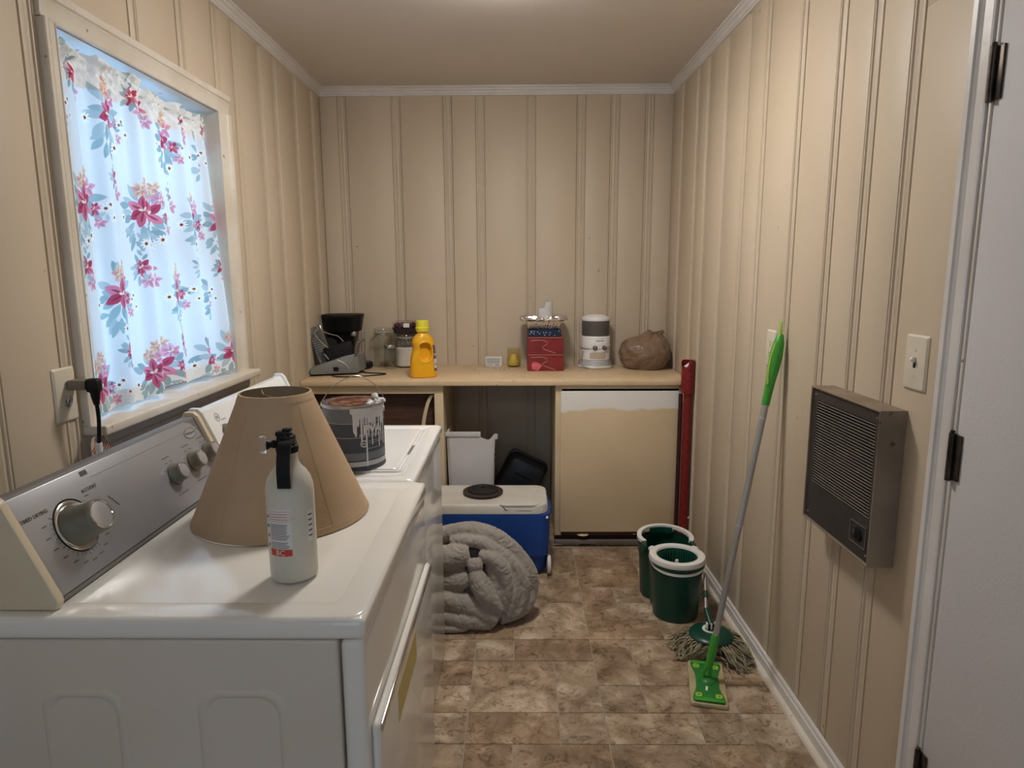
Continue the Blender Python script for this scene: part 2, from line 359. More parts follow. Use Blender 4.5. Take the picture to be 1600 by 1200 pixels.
# ---- curtain print, painted into an array (flowers, leaves, daisies)
def curtain_image():
    Wp, Hp = 768, 1024                       # 0.75 m x 1.0 m of cloth
    img = np.ones((Hp, Wp, 3), np.float32)*np.array([.93, .925, .91], np.float32)
    yy, xx = np.mgrid[0:Hp, 0:Wp].astype(np.float32)
    g = np.random.RandomState(3)
    def petal(cx, cy, a, l, w, col, tip=1.0, al=1.0):
        x0, x1 = int(max(0, cx-l-4)), int(min(Wp, cx+l+4)); y0, y1 = int(max(0, cy-l-4)), int(min(Hp, cy+l+4))
        if x0 >= x1 or y0 >= y1: return
        X = xx[y0:y1, x0:x1]-cx; Y = yy[y0:y1, x0:x1]-cy
        u = X*math.cos(a)+Y*math.sin(a); v = -X*math.sin(a)+Y*math.cos(a)
        t = np.clip(u/l, 0, 1); wd_ = w*np.clip(np.sin(np.clip(t, 0, 1)**tip*pi), 0, 1)**.75
        k = np.clip((wd_-np.abs(v))+.5, 0, 1)*((u > 0) & (u < l)); k = (k*al)[..., None]
        img[y0:y1, x0:x1] = img[y0:y1, x0:x1]*(1-k)+np.array(col, np.float32)*k
    CR = [(.76, .30, .40), (.84, .42, .51), (.90, .55, .62)]; PK = [(.93, .66, .73), (.95, .74, .80), (.90, .60, .68)]
    PE = [(.95, .76, .66), (.96, .80, .66), (.92, .66, .62)]; LF = [(.60, .69, .70), (.66, .74, .75), (.73, .79, .79)]
    def lily(cx, cy, s, pal, rot=0):
        for k in range(6):
            a = rot+k*pi/3+g.uniform(-.2, .2)
            petal(cx, cy, a, s*g.uniform(.85, 1.1), s*.27, pal[k % 3]); petal(cx, cy, a, s*.75, s*.07, tuple(np.array(pal[0])*.75), al=.7)
        petal(cx, cy, rot+.3, s*.35, s*.09, (.97, .9, .75)); petal(cx, cy, rot+2.4, s*.3, s*.08, (.97, .93, .8))
    def leafs(cx, cy, n, s, a0, a1):
        for k in range(n):
            a = a0+(a1-a0)*k/max(1, n-1)+g.uniform(-.15, .15); d = s*g.uniform(.3, .7)
            petal(cx+d*math.cos(a), cy+d*math.sin(a), a+g.uniform(-.4, .4), s*g.uniform(.6, 1), s*.17, LF[g.randint(3)])
    def daisy(cx, cy, s):
        for k in range(9): petal(cx, cy, k*2*pi/9, s, s*.16, (1., .99, .95)); 
        for k in range(9): petal(cx, cy, k*2*pi/9+.33, s*.9, s*.03, (.75, .72, .66), al=.6)
        for k in range(6): petal(cx, cy, k*pi/3, s*.3, s*.12, (.62, .25, .12))
    def cluster(cx, cy, s):
        leafs(cx, cy, 16, s*1.5, 0, 2*pi); leafs(cx-s*.3, cy-s*1.2, 9, s*1.2, -2.9, -.2)
        lily(cx+s*.9, cy+s*1.05, s*.72, PK, .4); lily(cx-s*.2, cy+s*1.35, s*.6, PE, .9); lily(cx+s*.45, cy+s*1.95, s*.52, PE, .2)
        lily(cx, cy, s*1.15, CR, .5)
        lily(cx+s*1.5, cy-s*.25, s*.5, CR, 1.1)
        daisy(cx-s*1.9, cy-s*.5, s*.42); daisy(cx+s*1.0, cy-s*1.9, s*.45); daisy(cx+s*.2, cy-s*2.3, s*.42)
    def sprig(cx, cy, s):
        for k in range(7):
            a = pi/2+(.7 if k % 2 else -.7); petal(cx+g.uniform(-3, 3), cy+k*s*.32, a, s*.6, s*.13, LF[k % 3])
        lily(cx, cy-s*.6, s*.8, CR, .8); lily(cx+s*.5, cy-s*1.6, s*.68, PK, .1); leafs(cx, cy-s*.6, 7, s*.9, 2.2, 5)
        daisy(cx-s*1.2, cy-s*2.6, s*.4)
    for iy in range(-1, 5):
        for ix in range(-1, 3):
            ox = ix*300+(140 if iy % 2 else 0); oy = iy*256
            cluster(ox+70, oy+70, 44); sprig(ox+225, oy+175, 40); lily(ox+150, oy+20, 20, PK, .3); daisy(ox+165, oy+60, 15); daisy(ox+190, oy+35, 14)
            for k in range(3): petal(ox+150+g.uniform(-20, 20), oy+40+g.uniform(-25, 25), g.uniform(0, 6.3), 20, 5, LF[g.randint(3)], al=.8)
    im = bpy.data.images.new('floral_print', Wp, Hp); px = np.ones((Hp, Wp, 4), np.float32); px[..., :3] = np.clip(img, 0, 1)
    im.pixels.foreach_set(px.ravel()); im.update(); im.pack(); return im
FLORAL = curtain_image()
def cloth_mat(name, trans):
    mt = bpy.data.materials.new(name); mt.use_nodes = True; nt = mt.node_tree; N, L = nt.nodes, nt.links
    N.remove(N['Principled BSDF']); out = N['Material Output']
    im = N.new('ShaderNodeTexImage'); im.image = FLORAL; im.extension = 'REPEAT'
    df = N.new('ShaderNodeBsdfDiffuse'); tl = N.new('ShaderNodeBsdfTranslucent'); mx = N.new('ShaderNodeMixShader'); mx.inputs[0].default_value = trans
    L.new(im.outputs[0], df.inputs[0]); L.new(im.outputs[0], tl.inputs[0]); L.new(df.outputs[0], mx.inputs[1]); L.new(tl.outputs[0], mx.inputs[2])
    L.new(mx.outputs[0], out.inputs[0]); return mt
M['cloth'] = cloth_mat('floral_curtain_cloth', .55); M['cloth2'] = cloth_mat('floral_curtain_double_cloth', .16)

# ================================================================== SETTING
XL, YB, ZC, YF = -1.153, 4.02, 2.526, -3.0
SL = .0185
def xr(y): return .886+SL*(YB-y)
ANG = math.atan(SL)
RWM = Matrix.Translation((.886, YB, 0)) @ Matrix.Rotation(ANG, 4, 'Z')      # wall space: x = off the wall (negative = into the room), y from the back corner
def rw(bm): bm.transform(RWM); return bm
def struct(name, bm, mt, parent=None, **k):
    o = fin(bm, name, mt, parent, **k)
    if parent is None: o['kind'] = 'structure'
    return o
T = .012      # board thickness proud of the backing
# floor and its tiles
fl = struct('floor', box(-1.35, 1.15, YF-.1, YB+.1, -.12, -.0025), M['grout'], smooth=False)
X0, Y0, U = .2815, 2.0385, .1535
V = .1525
occ = {}
def put(c, r, w, h):
    for i in range(w):
        for j in range(h):
            if (c+i, r+j) in occ: return False
    for i in range(w):
        for j in range(h): occ[(c+i, r+j)] = (c, r, w, h)
    return True
for t in [(-3, 0, 2, 2), (-1, 0, 1, 2), (-4, 2, 1, 1), (-4, 1, 1, 1), (-4, 0, 1, 1), (-4, -1, 1, 1), (-3, -1, 2, 1), (-1, -1, 1, 1), (0, -1, 2, 1), (2, -1, 1, 1), (3, -2, 1, 2),
          (-4, -2, 1, 1), (-3, -2, 1, 1), (-2, -2, 2, 1), (0, -2, 2, 1), (2, -2, 1, 1), (0, 0, 1, 1), (1, 0, 2, 1), (3, 0, 1, 1), (0, 1, 1, 2), (1, 1, 2, 2), (3, 1, 1, 1), (3, 2, 1, 2),
          (-3, 2, 1, 1), (-2, 2, 2, 1), (-3, 3, 1, 1), (-2, 3, 2, 2), (0, 3, 2, 1), (2, 3, 1, 1), (0, 4, 1, 2), (1, 4, 1, 1), (1, 5, 2, 1), (2, 4, 1, 1), (-2, 5, 2, 1),
          (-1, 6, 1, 2), (0, 6, 2, 2), (2, 6, 1, 2), (-1, 8, 1, 1), (0, 8, 2, 1), (2, 8, 1, 1)]: put(*t)
cells = [(c, r) for r in range(-8, 13) for c in range(-9, 5)]
for c, r in cells:
    if (c, r) in occ: continue
    for w, h in rnd.sample([(2, 1), (1, 1), (2, 2), (1, 2)], 4)+[(1, 1)]:
        if c+w > 5 or r+h > 13: continue
        if put(c, r, w, h): break
tile_mesh = {}
def tile_me(w, h):
    k = (round(w, 4), round(h, 4))
    if k not in tile_mesh:
        g = .0016; b = box(g, w-g, g, h-g, -.003, 0, .0008, 1); me = bpy.data.meshes.new('tile'); b.to_mesh(me); b.free(); me.materials.append(M['tile']); tile_mesh[k] = me
    return tile_mesh[k]
for (c, r, w, h) in sorted(set(occ.values())):
    x = X0+c*U; y = Y0+r*V; w_, h_ = w*U, h*V
    lim = xr(y+h_/2)-.004
    if x > lim-.01: continue
    if x+w_ > lim: w_ = lim-x
    if y+h_ > YB-.002: h_ = YB-.002-y
    if x < XL+.002: 
        w_ -= XL+.002-x; x = XL+.002
    if w_ < .01 or h_ < .01: continue
    o = bpy.data.objects.new('tile', tile_me(w_, h_)); COL.objects.link(o); o.parent = fl; o.location = (x, y, 0)
struct('ceiling', box(-1.35, 1.15, YF-.1, YB+.1, ZC, ZC+.1), M['ceiling'], smooth=False)

# groove strip between boards: fillets either side of a shallow cove
def strip_pts(w=.05):
    h = w/2
    return [(-h, 0), (-h+.002, -.004), (-h+.004, -.004), (-h+.005, .0008), (-h+.0095, .0008), (-h+.0115, -.005), (-h+.014, -.006), (-.004, -.004), (.0, -.0015), (.004, -.004),
            (h-.014, -.006), (h-.0115, -.005), (h-.0095, .0008), (h-.005, .0008), (h-.004, -.004), (h-.002, -.004), (h, 0)]
def panelled(parent, seams, a, b, spans, put_fn):
    """boards and groove strips along one wall; coordinate s along the wall, spans(s0,s1) -> list of z ranges; put_fn places (s, d, z) geometry"""
    seams = sorted(seams); edges = [a]+seams+[b]
    for i in range(len(edges)-1):
        s0 = edges[i]+(.0262 if i > 0 else 0); s1 = edges[i+1]-(.0262 if i < len(edges)-2 else 0)
        if s1-s0 < .01: continue
        for z0, z1, sa, sb in spans(s0, s1):
            fin(put_fn(box(sa, sb, -T, 0, z0, z1, .0016, 2)), 'wall_board', M['wall'], parent)
    for s in seams:
        for z0, z1, sa, sb in spans(s-.025, s+.025):
            if sb-sa < .03: continue
            p = [(s+q[0], q[1]*.7) for q in strip_pts()]+[(s+.025, -T), (s-.025, -T)]
            fin(put_fn(prism(p, z0, z1, 'xy')), 'groove_strip', M['wall'], parent, angle=25)
# back wall: s = x, face at y = YB, depth d<0 is behind the face
def pf_back(bm):
    for v in bm.verts: v.co = Vector((v.co.x, YB-v.co.y, v.co.z))
    return bm
wb = struct('wall_back', box(-1.35, 1.15, YB+T, YB+.14, 0, ZC), M['wall'], smooth=False)
panelled(wb, [-1.026, -.713, -.415, -.227, .069, .358, .552, .751], XL+.001, .886, lambda a, b: [(0, ZC-.03, a, b)], pf_back)
# right wall
wr = struct('wall_right', rw(box(T, .14, -7.2, .0, 0, ZC)), M['wall'], smooth=False)
DY0, DY1 = -2.62, -3.43          # door opening in wall space
def spans_r(a, b):
    if b <= DY1-.06 or a >= DY0: return [(0, ZC-.03, a, b)]
    out = [(2.07, ZC-.03, a, b)]
    if b > DY0+.01: out.append((0, 2.07, max(a, DY0), b))
    if a < DY1-.07: out.append((0, 2.07, a, DY1-.06))
    return out
def pf_right(bm):
    for v in bm.verts: v.co = Vector((-v.co.y, v.co.x, v.co.z))
    return rw(bm)
panelled(wr, [-.21, -.503, -.679, -.953, -1.212, -1.413, -1.719, -1.983, -2.172, -2.353, -2.70, -2.95, -3.2, -3.60, -3.85, -4.05, -4.35, -4.6, -4.9, -5.2, -5.5, -5.8, -6.1, -6.4, -6.7], -7.02, -.001, spans_r, pf_right)
# left wall with the window opening
WY0, WY1, WZ0, WZ1 = 1.747, 2.640, 1.083, 2.083
t = box(XL-.14, XL-T, YF, WY0-.004, 0, ZC); box(XL-.14, XL-T, WY1+.004, YB+.1, 0, ZC, bm=t)
box(XL-.14, XL-T, WY0-.004, WY1+.004, 0, WZ0-.03, bm=t); box(XL-.14, XL-T, WY0-.004, WY1+.004, WZ1+.004, ZC, bm=t)
wl = struct('wall_left', t, M['wall'], smooth=False)
def pf_left(bm):
    for v in bm.verts: v.co = Vector((XL+v.co.y, v.co.x, v.co.z))
    return bm
def spans_l(a, b):
    if b <= WY0-.01 or a >= WY1+.01: return [(0, ZC-.03, a, b)]
    out = [(WZ1+.004, ZC-.03, max(a, WY0-.004) if a < WY0-.05 and False else a, b), (0, WZ0-.03, a, b)]
    if a < WY0-.03: out.append((WZ0-.03, WZ1+.004, a, WY0-.004))
    if b > WY1+.03: out.append((WZ0-.03, WZ1+.004, WY1+.004, b))
    return out
panelled(wl, [-2.75, -2.5, -2.25, -2.0, -1.75, -1.5, -1.25, -1.0, -.75, -.5, -.2, .1, .35, .62, .88, 1.14, 1.416, 1.657, 2.118, 2.407, 2.68, 2.852, 3.12, 3.305, 3.592, 3.875], YF, YB, spans_l, pf_left)
GX0, GX1, GZ0, GZ1 = -.75, .35, .25, 2.1
t = box(-1.35, GX0, YF-.12, YF, 0, ZC); box(GX1, 1.2, YF-.12, YF, 0, ZC, bm=t); box(GX0, GX1, YF-.12, YF, 0, GZ0, bm=t); box(GX0, GX1, YF-.12, YF, GZ1, ZC, bm=t)
struct('wall_front', t, M['wall'], smooth=False)
w2 = bpy.data.objects.new('window_2', None); COL.objects.link(w2); w2.location = ((GX0+GX1)/2, YF, GZ0); w2['kind'] = 'structure'
t = box(GX0-.07, GX0+.05, YF-.06, YF+.02, GZ0-.07, GZ1+.07, .004); box(GX1-.05, GX1+.07, YF-.06, YF+.02, GZ0-.07, GZ1+.07, .004, bm=t); box(GX0, GX1, YF-.06, YF+.02, GZ1-.05, GZ1+.07, .004, bm=t)
box(GX0, GX1, YF-.06, YF+.02, GZ0-.07, GZ0+.05, .004, bm=t); box((GX0+GX1)/2-.03, (GX0+GX1)/2+.03, YF-.05, YF, GZ0, GZ1, .004, bm=t)
fin(t, 'window_frame', M['trim'], w2)
fin(box(GX0+.04, (GX0+GX1)/2-.02, YF-.03, YF-.026, GZ0+.04, GZ1-.04), 'pane', M['pane'], w2, smooth=False)
fin(box((GX0+GX1)/2+.02, GX1-.04, YF-.03, YF-.026, GZ0+.04, GZ1-.04), 'pane', M['pane'], w2, smooth=False)

# crown moulding
CP = [(0, 0), (.034, 0), (.034, -.008), (.026, -.012), (.024, -.020), (.016, -.026), (.013, -.036), (.008, -.040), (.008, -.047), (0, -.049)]
def crown_l(bm=None): return prism([(XL+p[0], ZC+p[1]) for p in CP], YF, YB, 'xz')
struct('trim_1', crown_l(), M['trim'], angle=20)
struct('trim_2', prism([(YB-p[0], ZC+p[1]) for p in CP], XL, .90, 'yz'), M['trim'], angle=20)
struct('trim_3', rw(prism([(-p[0], ZC+p[1]) for p in CP], -7.02, .0, 'xz')), M['trim'], angle=20)
# baseboard and shoe moulding, right
BP = [(0, 0), (0, .070), (-.006, .070), (-.009, .064), (-.009, .055), (-.013, .050), (-.013, 0)]
br = struct('baseboard_right', rw(prism([(p[0]-.0005, p[1]) for p in BP], DY0+.06, -.62, 'xz')), M['trim'], angle=20)
q = [(-.013, 0)]+[(-.013-.018*math.cos(R(a)), .018*math.sin(R(a))) for a in range(0, 91, 15)]
fin(rw(prism(q, DY0+.06, -.62, 'xz')), 'shoe_moulding', M['trim_warm'], br)

# window 1 -------------------------------------------------------------
w1 = bpy.data.objects.new('window_1', None); COL.objects.link(w1); w1.location = (XL, (WY0+WY1)/2, WZ0); w1['kind'] = 'structure'
def casing_pts(w, t=.02):
    return [(0, 0), (0, t*.55), (w*.08, t*.62), (w*.12, t*.5), (w*.5, t*.62), (w*.62, t*.82), (w*.66, t*.72), (w*.72, t*.95), (w*.95, t), (w, t*.85), (w, 0)]
def cas(a, b, w, axis, s0, sign):
    P_ = casing_pts(w)
    if axis == 'v':   # vertical piece: inner edge at y=s0 growing in sign direction
        return prism([(XL+p[1], s0+sign*p[0]) for p in P_], a, b, 'xy')
    return prism([(XL+p[1], s0+sign*p[0]) for p in P_], a, b, 'xz')
fin(cas(WZ0, WZ1+.005, .055, 'v', WY0, -1), 'casing', M['trim_warm'], w1, angle=20)
fin(cas(WZ0, WZ1+.005, .095, 'v', WY1, 1), 'casing', M['trim_warm'], w1, angle=20)
fin(cas(WY0-.055, WY1+.095, .075, 'h', WZ1+.003, 1), 'casing', M['trim_warm'], w1, angle=20)
JX = XL-.10
fin(box(JX-.05, XL, WY0-.004, WY0, WZ0, WZ1), 'jamb', M['trim_warm'], w1, smooth=False)
fin(box(JX-.05, XL, WY1, WY1+.004, WZ0, WZ1), 'jamb', M['trim_warm'], w1, smooth=False)
fin(box(JX-.05, XL, WY0, WY1, WZ1, WZ1+.004), 'jamb', M['trim'], w1, smooth=False)
fin(box(JX-.05, XL+.062, WY0-.055, WY1+.115, WZ0-.028, WZ0, .006, 3), 'window_sill', M['trim_warm'], w1)
fin(prism([(XL, WZ0-.028), (XL+.018, WZ0-.030), (XL+.018, WZ0-.062), (XL+.012, WZ0-.072), (XL+.014, WZ0-.085), (XL, WZ0-.088)], WY0-.045, WY1+.10, 'xz'), 'apron', M['apron'], w1, angle=20)
# sashes: upper behind, lower in front
def sash(x, z0, z1, nm):
    s = fin(box(x-.018, x+.018, WY0, WY1, z0, z0+.045, .003), nm, M['trim'], w1)
    t = box(x-.018, x+.018, WY0, WY1, z1-.038, z1, .003); box(x-.018, x+.018, WY0, WY0+.042, z0+.04, z1-.03, .003, bm=t); box(x-.018, x+.018, WY1-.042, WY1, z0+.04, z1-.03, .003, bm=t)
    for k in (1, 2): box(x-.010, x+.010, WY0+(WY1-WY0)*k/3-.008, WY0+(WY1-WY0)*k/3+.008, z0+.04, z1-.03, .002, bm=t)
    fin(t, 'sash_frame', M['trim'], s)
    for k in range(3):
        a = WY0+(WY1-WY0)*k/3+(.042 if k == 0 else .008); b = WY0+(WY1-WY0)*(k+1)/3-(.042 if k == 2 else .008)
        fin(box(x-.002, x+.002, a, b, z0+.045, z1-.038), 'pane', M['pane'], s, smooth=False)
sash(JX-.01, WZ0, (WZ0+WZ1)/2+.02, 'sash'); sash(JX-.048, (WZ0+WZ1)/2-.02, WZ1, 'sash')

# door 1 (shut, in the right wall) -------------------------------------
d1 = bpy.data.objects.new('door_1', None); COL.objects.link(d1); d1.location = (xr(YB+DY0), YB+DY0, 0); d1['kind'] = 'structure'
def rcas(s0, sign, a, b, w=.056):
    return rw(prism([(-p[1], s0+sign*p[0]) for p in casing_pts(w, .019)], a, b, 'xy'))
fin(rcas(DY0-.002, 1, 0, 2.05), 'casing', M['trim'], d1, angle=20)
fin(rcas(DY1+.002, -1, 0, 2.05), 'casing', M['trim'], d1, angle=20)
fin(rw(prism([(-p[1], 2.05+p[0]) for p in casing_pts(.056, .019)], DY1-.055, DY0+.055, 'xz')), 'casing', M['trim'], d1, angle=20)
fin(rw(box(-.006, .02, DY0-.012, DY0, 0, 2.05, .003)), 'jamb', M['trim_warm'], d1)
fin(rw(box(-.006, .02, DY1, DY1+.012, 0, 2.05, .003)), 'jamb', M['trim_warm'], d1)
fin(rw(box(-.004, .011, DY1+.014, DY0-.016, .012, 2.04, .002)), 'door_slab', M['door'], d1)
for z in (.275, 1.031, 1.803):
    t = rw(lathe([(0, 0), (.0065, 0), (.0065, .104), (0, .104)], 12, (-.012, DY0-.013, z)))
    for k in range(4): merge(t, rw(lathe([(.0069, 0), (.0069, .0012)], 12, (-.012, DY0-.013, z+.02+k*.021))))
    merge(t, rw(lathe([(0, 0), (.004, .001), (.005, .005), (0, .008)], 10, (-.012, DY0-.013, z+.104))))
    h = fin(t, 'hinge', M['bronze'], d1)
    fin(rw(box(-.0085, -.0045, DY0-.036, DY0-.012, z+.002, z+.102, .001)), 'hinge_leaf', M['bronze'], h)
    fin(rw(box(-.0105, -.006, DY0-.012, DY0+.004, z+.002, z+.102, .001)), 'hinge_leaf', M['bronze'], h)

# ceiling lamp (out of the picture, above the frame) ----------------------
LX, LY = -.06, 2.40
cl = thing('ceiling_light', 'round white ceiling light just above the top edge of the view', 'light', (LX, LY, ZC))
fin(lathe([(0, 0), (.15, 0), (.155, -.008), (.15, -.022), (.13, -.026), (0, -.026)], 48, (LX, LY, ZC)), 'lamp_base', M['white'], cl)
lm = mat('lamp_glow', (1, 1, 1), .5, emit=LAMP_COLOR[:3], es=LAMP_STRENGTH)
fin(lathe([(.128, -.026), (.158, -.030), (.162, -.040), (.150, -.052), (.10, -.062), (0, -.068)], 48, (LX, LY, ZC)), 'lamp_diffuser', lm, cl)

# second ceiling lamp, behind the camera
c2 = thing('ceiling_light', 'round white ceiling light behind the viewpoint', 'light', (-.15, -1.3, ZC))
fin(lathe([(0, 0), (.15, 0), (.155, -.008), (.15, -.022), (.13, -.026), (0, -.026)], 32, (-.15, -1.3, ZC)), 'lamp_base', M['white'], c2)
lm2 = mat('lamp_glow_far', (1, 1, 1), .5, emit=(.92, .95, 1.0), es=LAMP2_STRENGTH)
fin(lathe([(.128, -.026), (.150, -.040), (.152, -.058), (.135, -.078), (.09, -.095), (0, -.102)], 32, (-.15, -1.3, ZC)), 'lamp_diffuser', lm2, c2)

# ================================================================== CURTAINS
RX = XL+.004
rod = thing('curtain_rod', 'thin metal tension rod holding the floral curtains in the window', 'curtain rod', (RX, 2.19, 2.035))
fin(tube([(RX-.052, WY0+.001, 2.035), (RX-.052, WY1-.001, 2.035)], .0045, 10), 'rod', M['white'], rod)
def curtain(name, label, y0, y1, zb, zt, seed, u0, lean, xo=0):
    ob = thing(name, label, 'curtain', (RX, (y0+y1)/2, zb), group=None)
    g = random.Random(seed); nu, nv = 220, 150
    ph = [g.uniform(0, 6.28) for _ in range(6)]
    def pos(u, v):      # u across 0..1, v up 0..1
        s = u*(y1-y0); z = zb+(zt-zb)*v
        fold = .017*math.sin(s*38+ph[0]+.5*math.sin(s*9+ph[1]))+.006*math.sin(s*71+ph[2]+v*.6)
        fold += .004*math.sin(s*150+ph[3])*(v**2)
        top = max(0, (v-.90)/.1)
        n1 = noise.noise(Vector((s*42, v*28, seed)))*.022*top+noise.noise(Vector((s*95, v*60, seed+4)))*.013*top
        x = RX-.012+xo+fold*(1-.5*(1-abs(top*2-1)) if top > 0 else 1)*(1.0-.25*v)+n1+lean*(1-v)*u
        y = y0+s+(.035*(1-v)**1.5*(1-u)**3 if xo else 0)+.010*math.sin(s*38+ph[4])*(1-v)+n1*.6
        if u < .02 or u > .98: x += .003
        z += (.004*math.sin(s*38+ph[0])+.003*noise.noise(Vector((s*20, 1, seed))))*(1-v)*1.5 + top*.008*noise.noise(Vector((s*60, 3, seed)))
        return Vector((x, y, z))
    parts = {'header': (.905, 1.0, 'cloth2'), 'panel': (.045, .905, 'cloth'), 'hem': (0, .045, 'cloth2')}
    for nm, (va, vb, mt) in parts.items():
        bm = BM(); uv = bm.loops.layers.uv.new('UVMap'); n2 = max(6, int(nv*(vb-va)))
        if nm == 'header': n2 = 34
        gr = [[bm.verts.new(pos(i/nu, va+(vb-va)*j/n2)) for i in range(nu+1)] for j in range(n2+1)]
        for j in range(n2):
            for i in range(nu):
                f = bm.faces.new((gr[j][i], gr[j][i+1], gr[j+1][i+1], gr[j+1][i]))
                for lp, (a, b) in zip(f.loops, ((i, j), (i+1, j), (i+1, j+1), (i, j+1))):
                    vv = va+(vb-va)*b/n2
                    lp[uv].uv = (u0+(a/nu)*(y1-y0)*1.15/.75+.02*math.sin(6*vv), vv*(zt-zb)/1.0)
        o = fin(bm, nm, M[mt], ob, angle=180)
        if nm != 'panel': o['label'] = {'header': 'gathered ruffle above the rod', 'hem': 'folded bottom hem'}[nm]
    return ob
curtain('curtain', 'left floral curtain panel nearest the wall outlet', 1.750, 2.138, 1.098, 2.062, 3, .0, .0)
curtain('curtain', 'right floral curtain panel farther from the wall outlet, beside the ribbed wall', 2.122, 2.632, 1.100, 2.060, 11, .37, .055, -.040)

# ================================================================== COUNTER AND CABINETS
CZ = .92; CF = 3.407
ct = fin(box(XL+.002, xr(3.7)-.006, CF, YB-.002, CZ-.027, CZ, .004, 2), 'countertop', M['counter']); tag(ct, 'long cream painted wooden countertop along the back wall', 'countertop')
# left cabinet
FY = 3.432
lc = thing('base_cabinet', 'left open-fronted cream base cabinet with dark wood inside, behind the washer', 'cabinet', (-.78, 3.7, 0))
zt = CZ-.0275
fin(box(-.423, -.405, FY+.018, YB-.004, 0, zt), 'side_panel', M['cab'], lc, smooth=False)
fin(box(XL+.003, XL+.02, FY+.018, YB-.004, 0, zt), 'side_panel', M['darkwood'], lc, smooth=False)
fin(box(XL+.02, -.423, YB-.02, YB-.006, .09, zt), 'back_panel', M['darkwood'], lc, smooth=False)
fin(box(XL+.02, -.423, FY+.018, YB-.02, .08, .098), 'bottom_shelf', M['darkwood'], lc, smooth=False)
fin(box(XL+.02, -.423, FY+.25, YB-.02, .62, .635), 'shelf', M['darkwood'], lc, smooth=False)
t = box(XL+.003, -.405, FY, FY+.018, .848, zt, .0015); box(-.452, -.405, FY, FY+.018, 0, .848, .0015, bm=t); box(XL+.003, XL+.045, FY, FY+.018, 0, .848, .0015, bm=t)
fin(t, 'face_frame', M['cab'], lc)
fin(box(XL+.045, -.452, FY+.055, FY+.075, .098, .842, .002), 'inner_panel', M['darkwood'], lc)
arc = [(-.478+.0, .836), (-.497, .80), (-.512, .75), (-.524, .69), (-.532, .60), (-.536, .50)]
arc = [(p[0], p[1]) for p in [tuple(v)[:2] for v in catmull([(a, b, 0) for a, b in arc], 6)]]
fin(prism(arc+[(a+.019, b) for a, b in arc[::-1]], FY+.02, FY+.05, 'xz'), 'curved_strip', M['cab'], lc)
# right cabinet
rc = thing('base_cabinet', 'right cream base cabinet with one door brushed white along its top', 'cabinet', (.52, 3.7, 0))
rx = xr(3.6)-.010
fin(box(.187, .205, FY+.018, YB-.004, .06, zt), 'side_panel', M['cab'], rc, smooth=False)
fin(box(rx-.03, rx-.012, FY+.018, YB-.004, .06, zt), 'side_panel', M['cab'], rc, smooth=False)
t = box(.187, rx, FY, FY+.018, .872, zt, .0015); box(.187, .222, FY, FY+.018, .062, .872, .0015, bm=t); box(.835, rx, FY, FY+.018, .062, .872, .0015, bm=t)
fin(t, 'face_frame', M['cab'], rc)
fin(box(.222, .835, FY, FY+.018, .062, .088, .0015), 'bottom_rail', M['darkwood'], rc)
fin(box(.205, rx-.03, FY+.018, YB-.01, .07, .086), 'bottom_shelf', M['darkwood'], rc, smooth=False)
fin(box(.214, .833, FY-.018, FY-.001, .087, .862, .004, 3), 'door', M['cabdoor'], rc)
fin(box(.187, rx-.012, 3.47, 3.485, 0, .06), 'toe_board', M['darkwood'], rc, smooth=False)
fin(box(.187, rx-.012, 3.418, 3.432, .016, .040, .003), 'toe_strip', M['toe'], rc)
for x, s in ((.34, .035), (.62, .012)):
    fin(lathe([(0, .0), (s, .002), (s*.8, .006), (0, .007)], 16, (x, FY+.006, .066)), 'paint_drip', M['cab'], rc)

# ================================================================== DRYER
PT = Vector((-.406, 0, .914)); PNn = Vector((.914, 0, .406))
def console(parent, y0, y1, facemat, capmat, xb=-.79, bodymat=None):
    """slanted control console: body with end caps and face plate"""
    O = Vector((xb, y0, .925))
    prof = [(xb-.003, .9165), (xb+.0, .925), (xb-.078, 1.100), (xb-.084, 1.104), (xb-.102, 1.104), (xb-.118, 1.06), (xb-.20, .9165)]
    def cap(a, b):
        p = [(xb+.006, .9165), (xb+.010, .928), (xb+.008, .936), (xb-.068, 1.104), (xb-.080, 1.114), (xb-.105, 1.114), (xb-.135, 1.05), (xb-.215, .9165)]
        return prism(p, a, b, 'xz', r=.0035)
    fin(cap(y0, y0+.018), 'end_cap', capmat, parent)
    fin(cap(y1-.016, y1), 'end_cap', capmat, parent)
    fin(prism(prof, y0+.017, y1-.015, 'xz'), 'console_body', bodymat or capmat, parent, angle=30)
    # face plate with a rounded upper far corner
    L_ = y1-y0-.034; H_ = .192
    pl = [(0, .004), (L_, .004), (L_, H_*.55), (L_-.012, H_*.80), (L_-.035, H_*.95), (L_-.06, H_-.001), (.0, H_)]
    b = prism(pl, 0, .0035, 'xy', r=.0012)
    Mx = Matrix((Vector((0, 1, 0)), PT, PNn)).transposed().to_4x4(); Mx.translation = Vector((xb, y0+.017, .925))+PNn*.0
    b.transform(Mx)
    face = fin(b, 'control_panel', facemat, parent)
    Mp = Mx.copy(); Mp.translation = Vector((xb, 0, .925))+PNn*.0038      # print frame: x = world y, y = up the slope
    return face, Mp
DX, D0, D1, DZ = -.258, 1.010, 1.742, .915
dr = thing('clothes_dryer', 'bisque white clothes dryer nearest the camera with a silver control panel', 'dryer', (-.62, 1.376, 0))
# top: rolled lid with raised rim
def appliance_top(x0, x1, y0, y1, z, th, r=.012):
    t = box(x0, x1, y0, y1, z-th, z, r, 4)
    return t
t = box(-1.02, DX, D0, D1, DZ-.040, DZ-.002, .010, 4)
top = fin(t, 'lid_top', M['dryer'], dr)
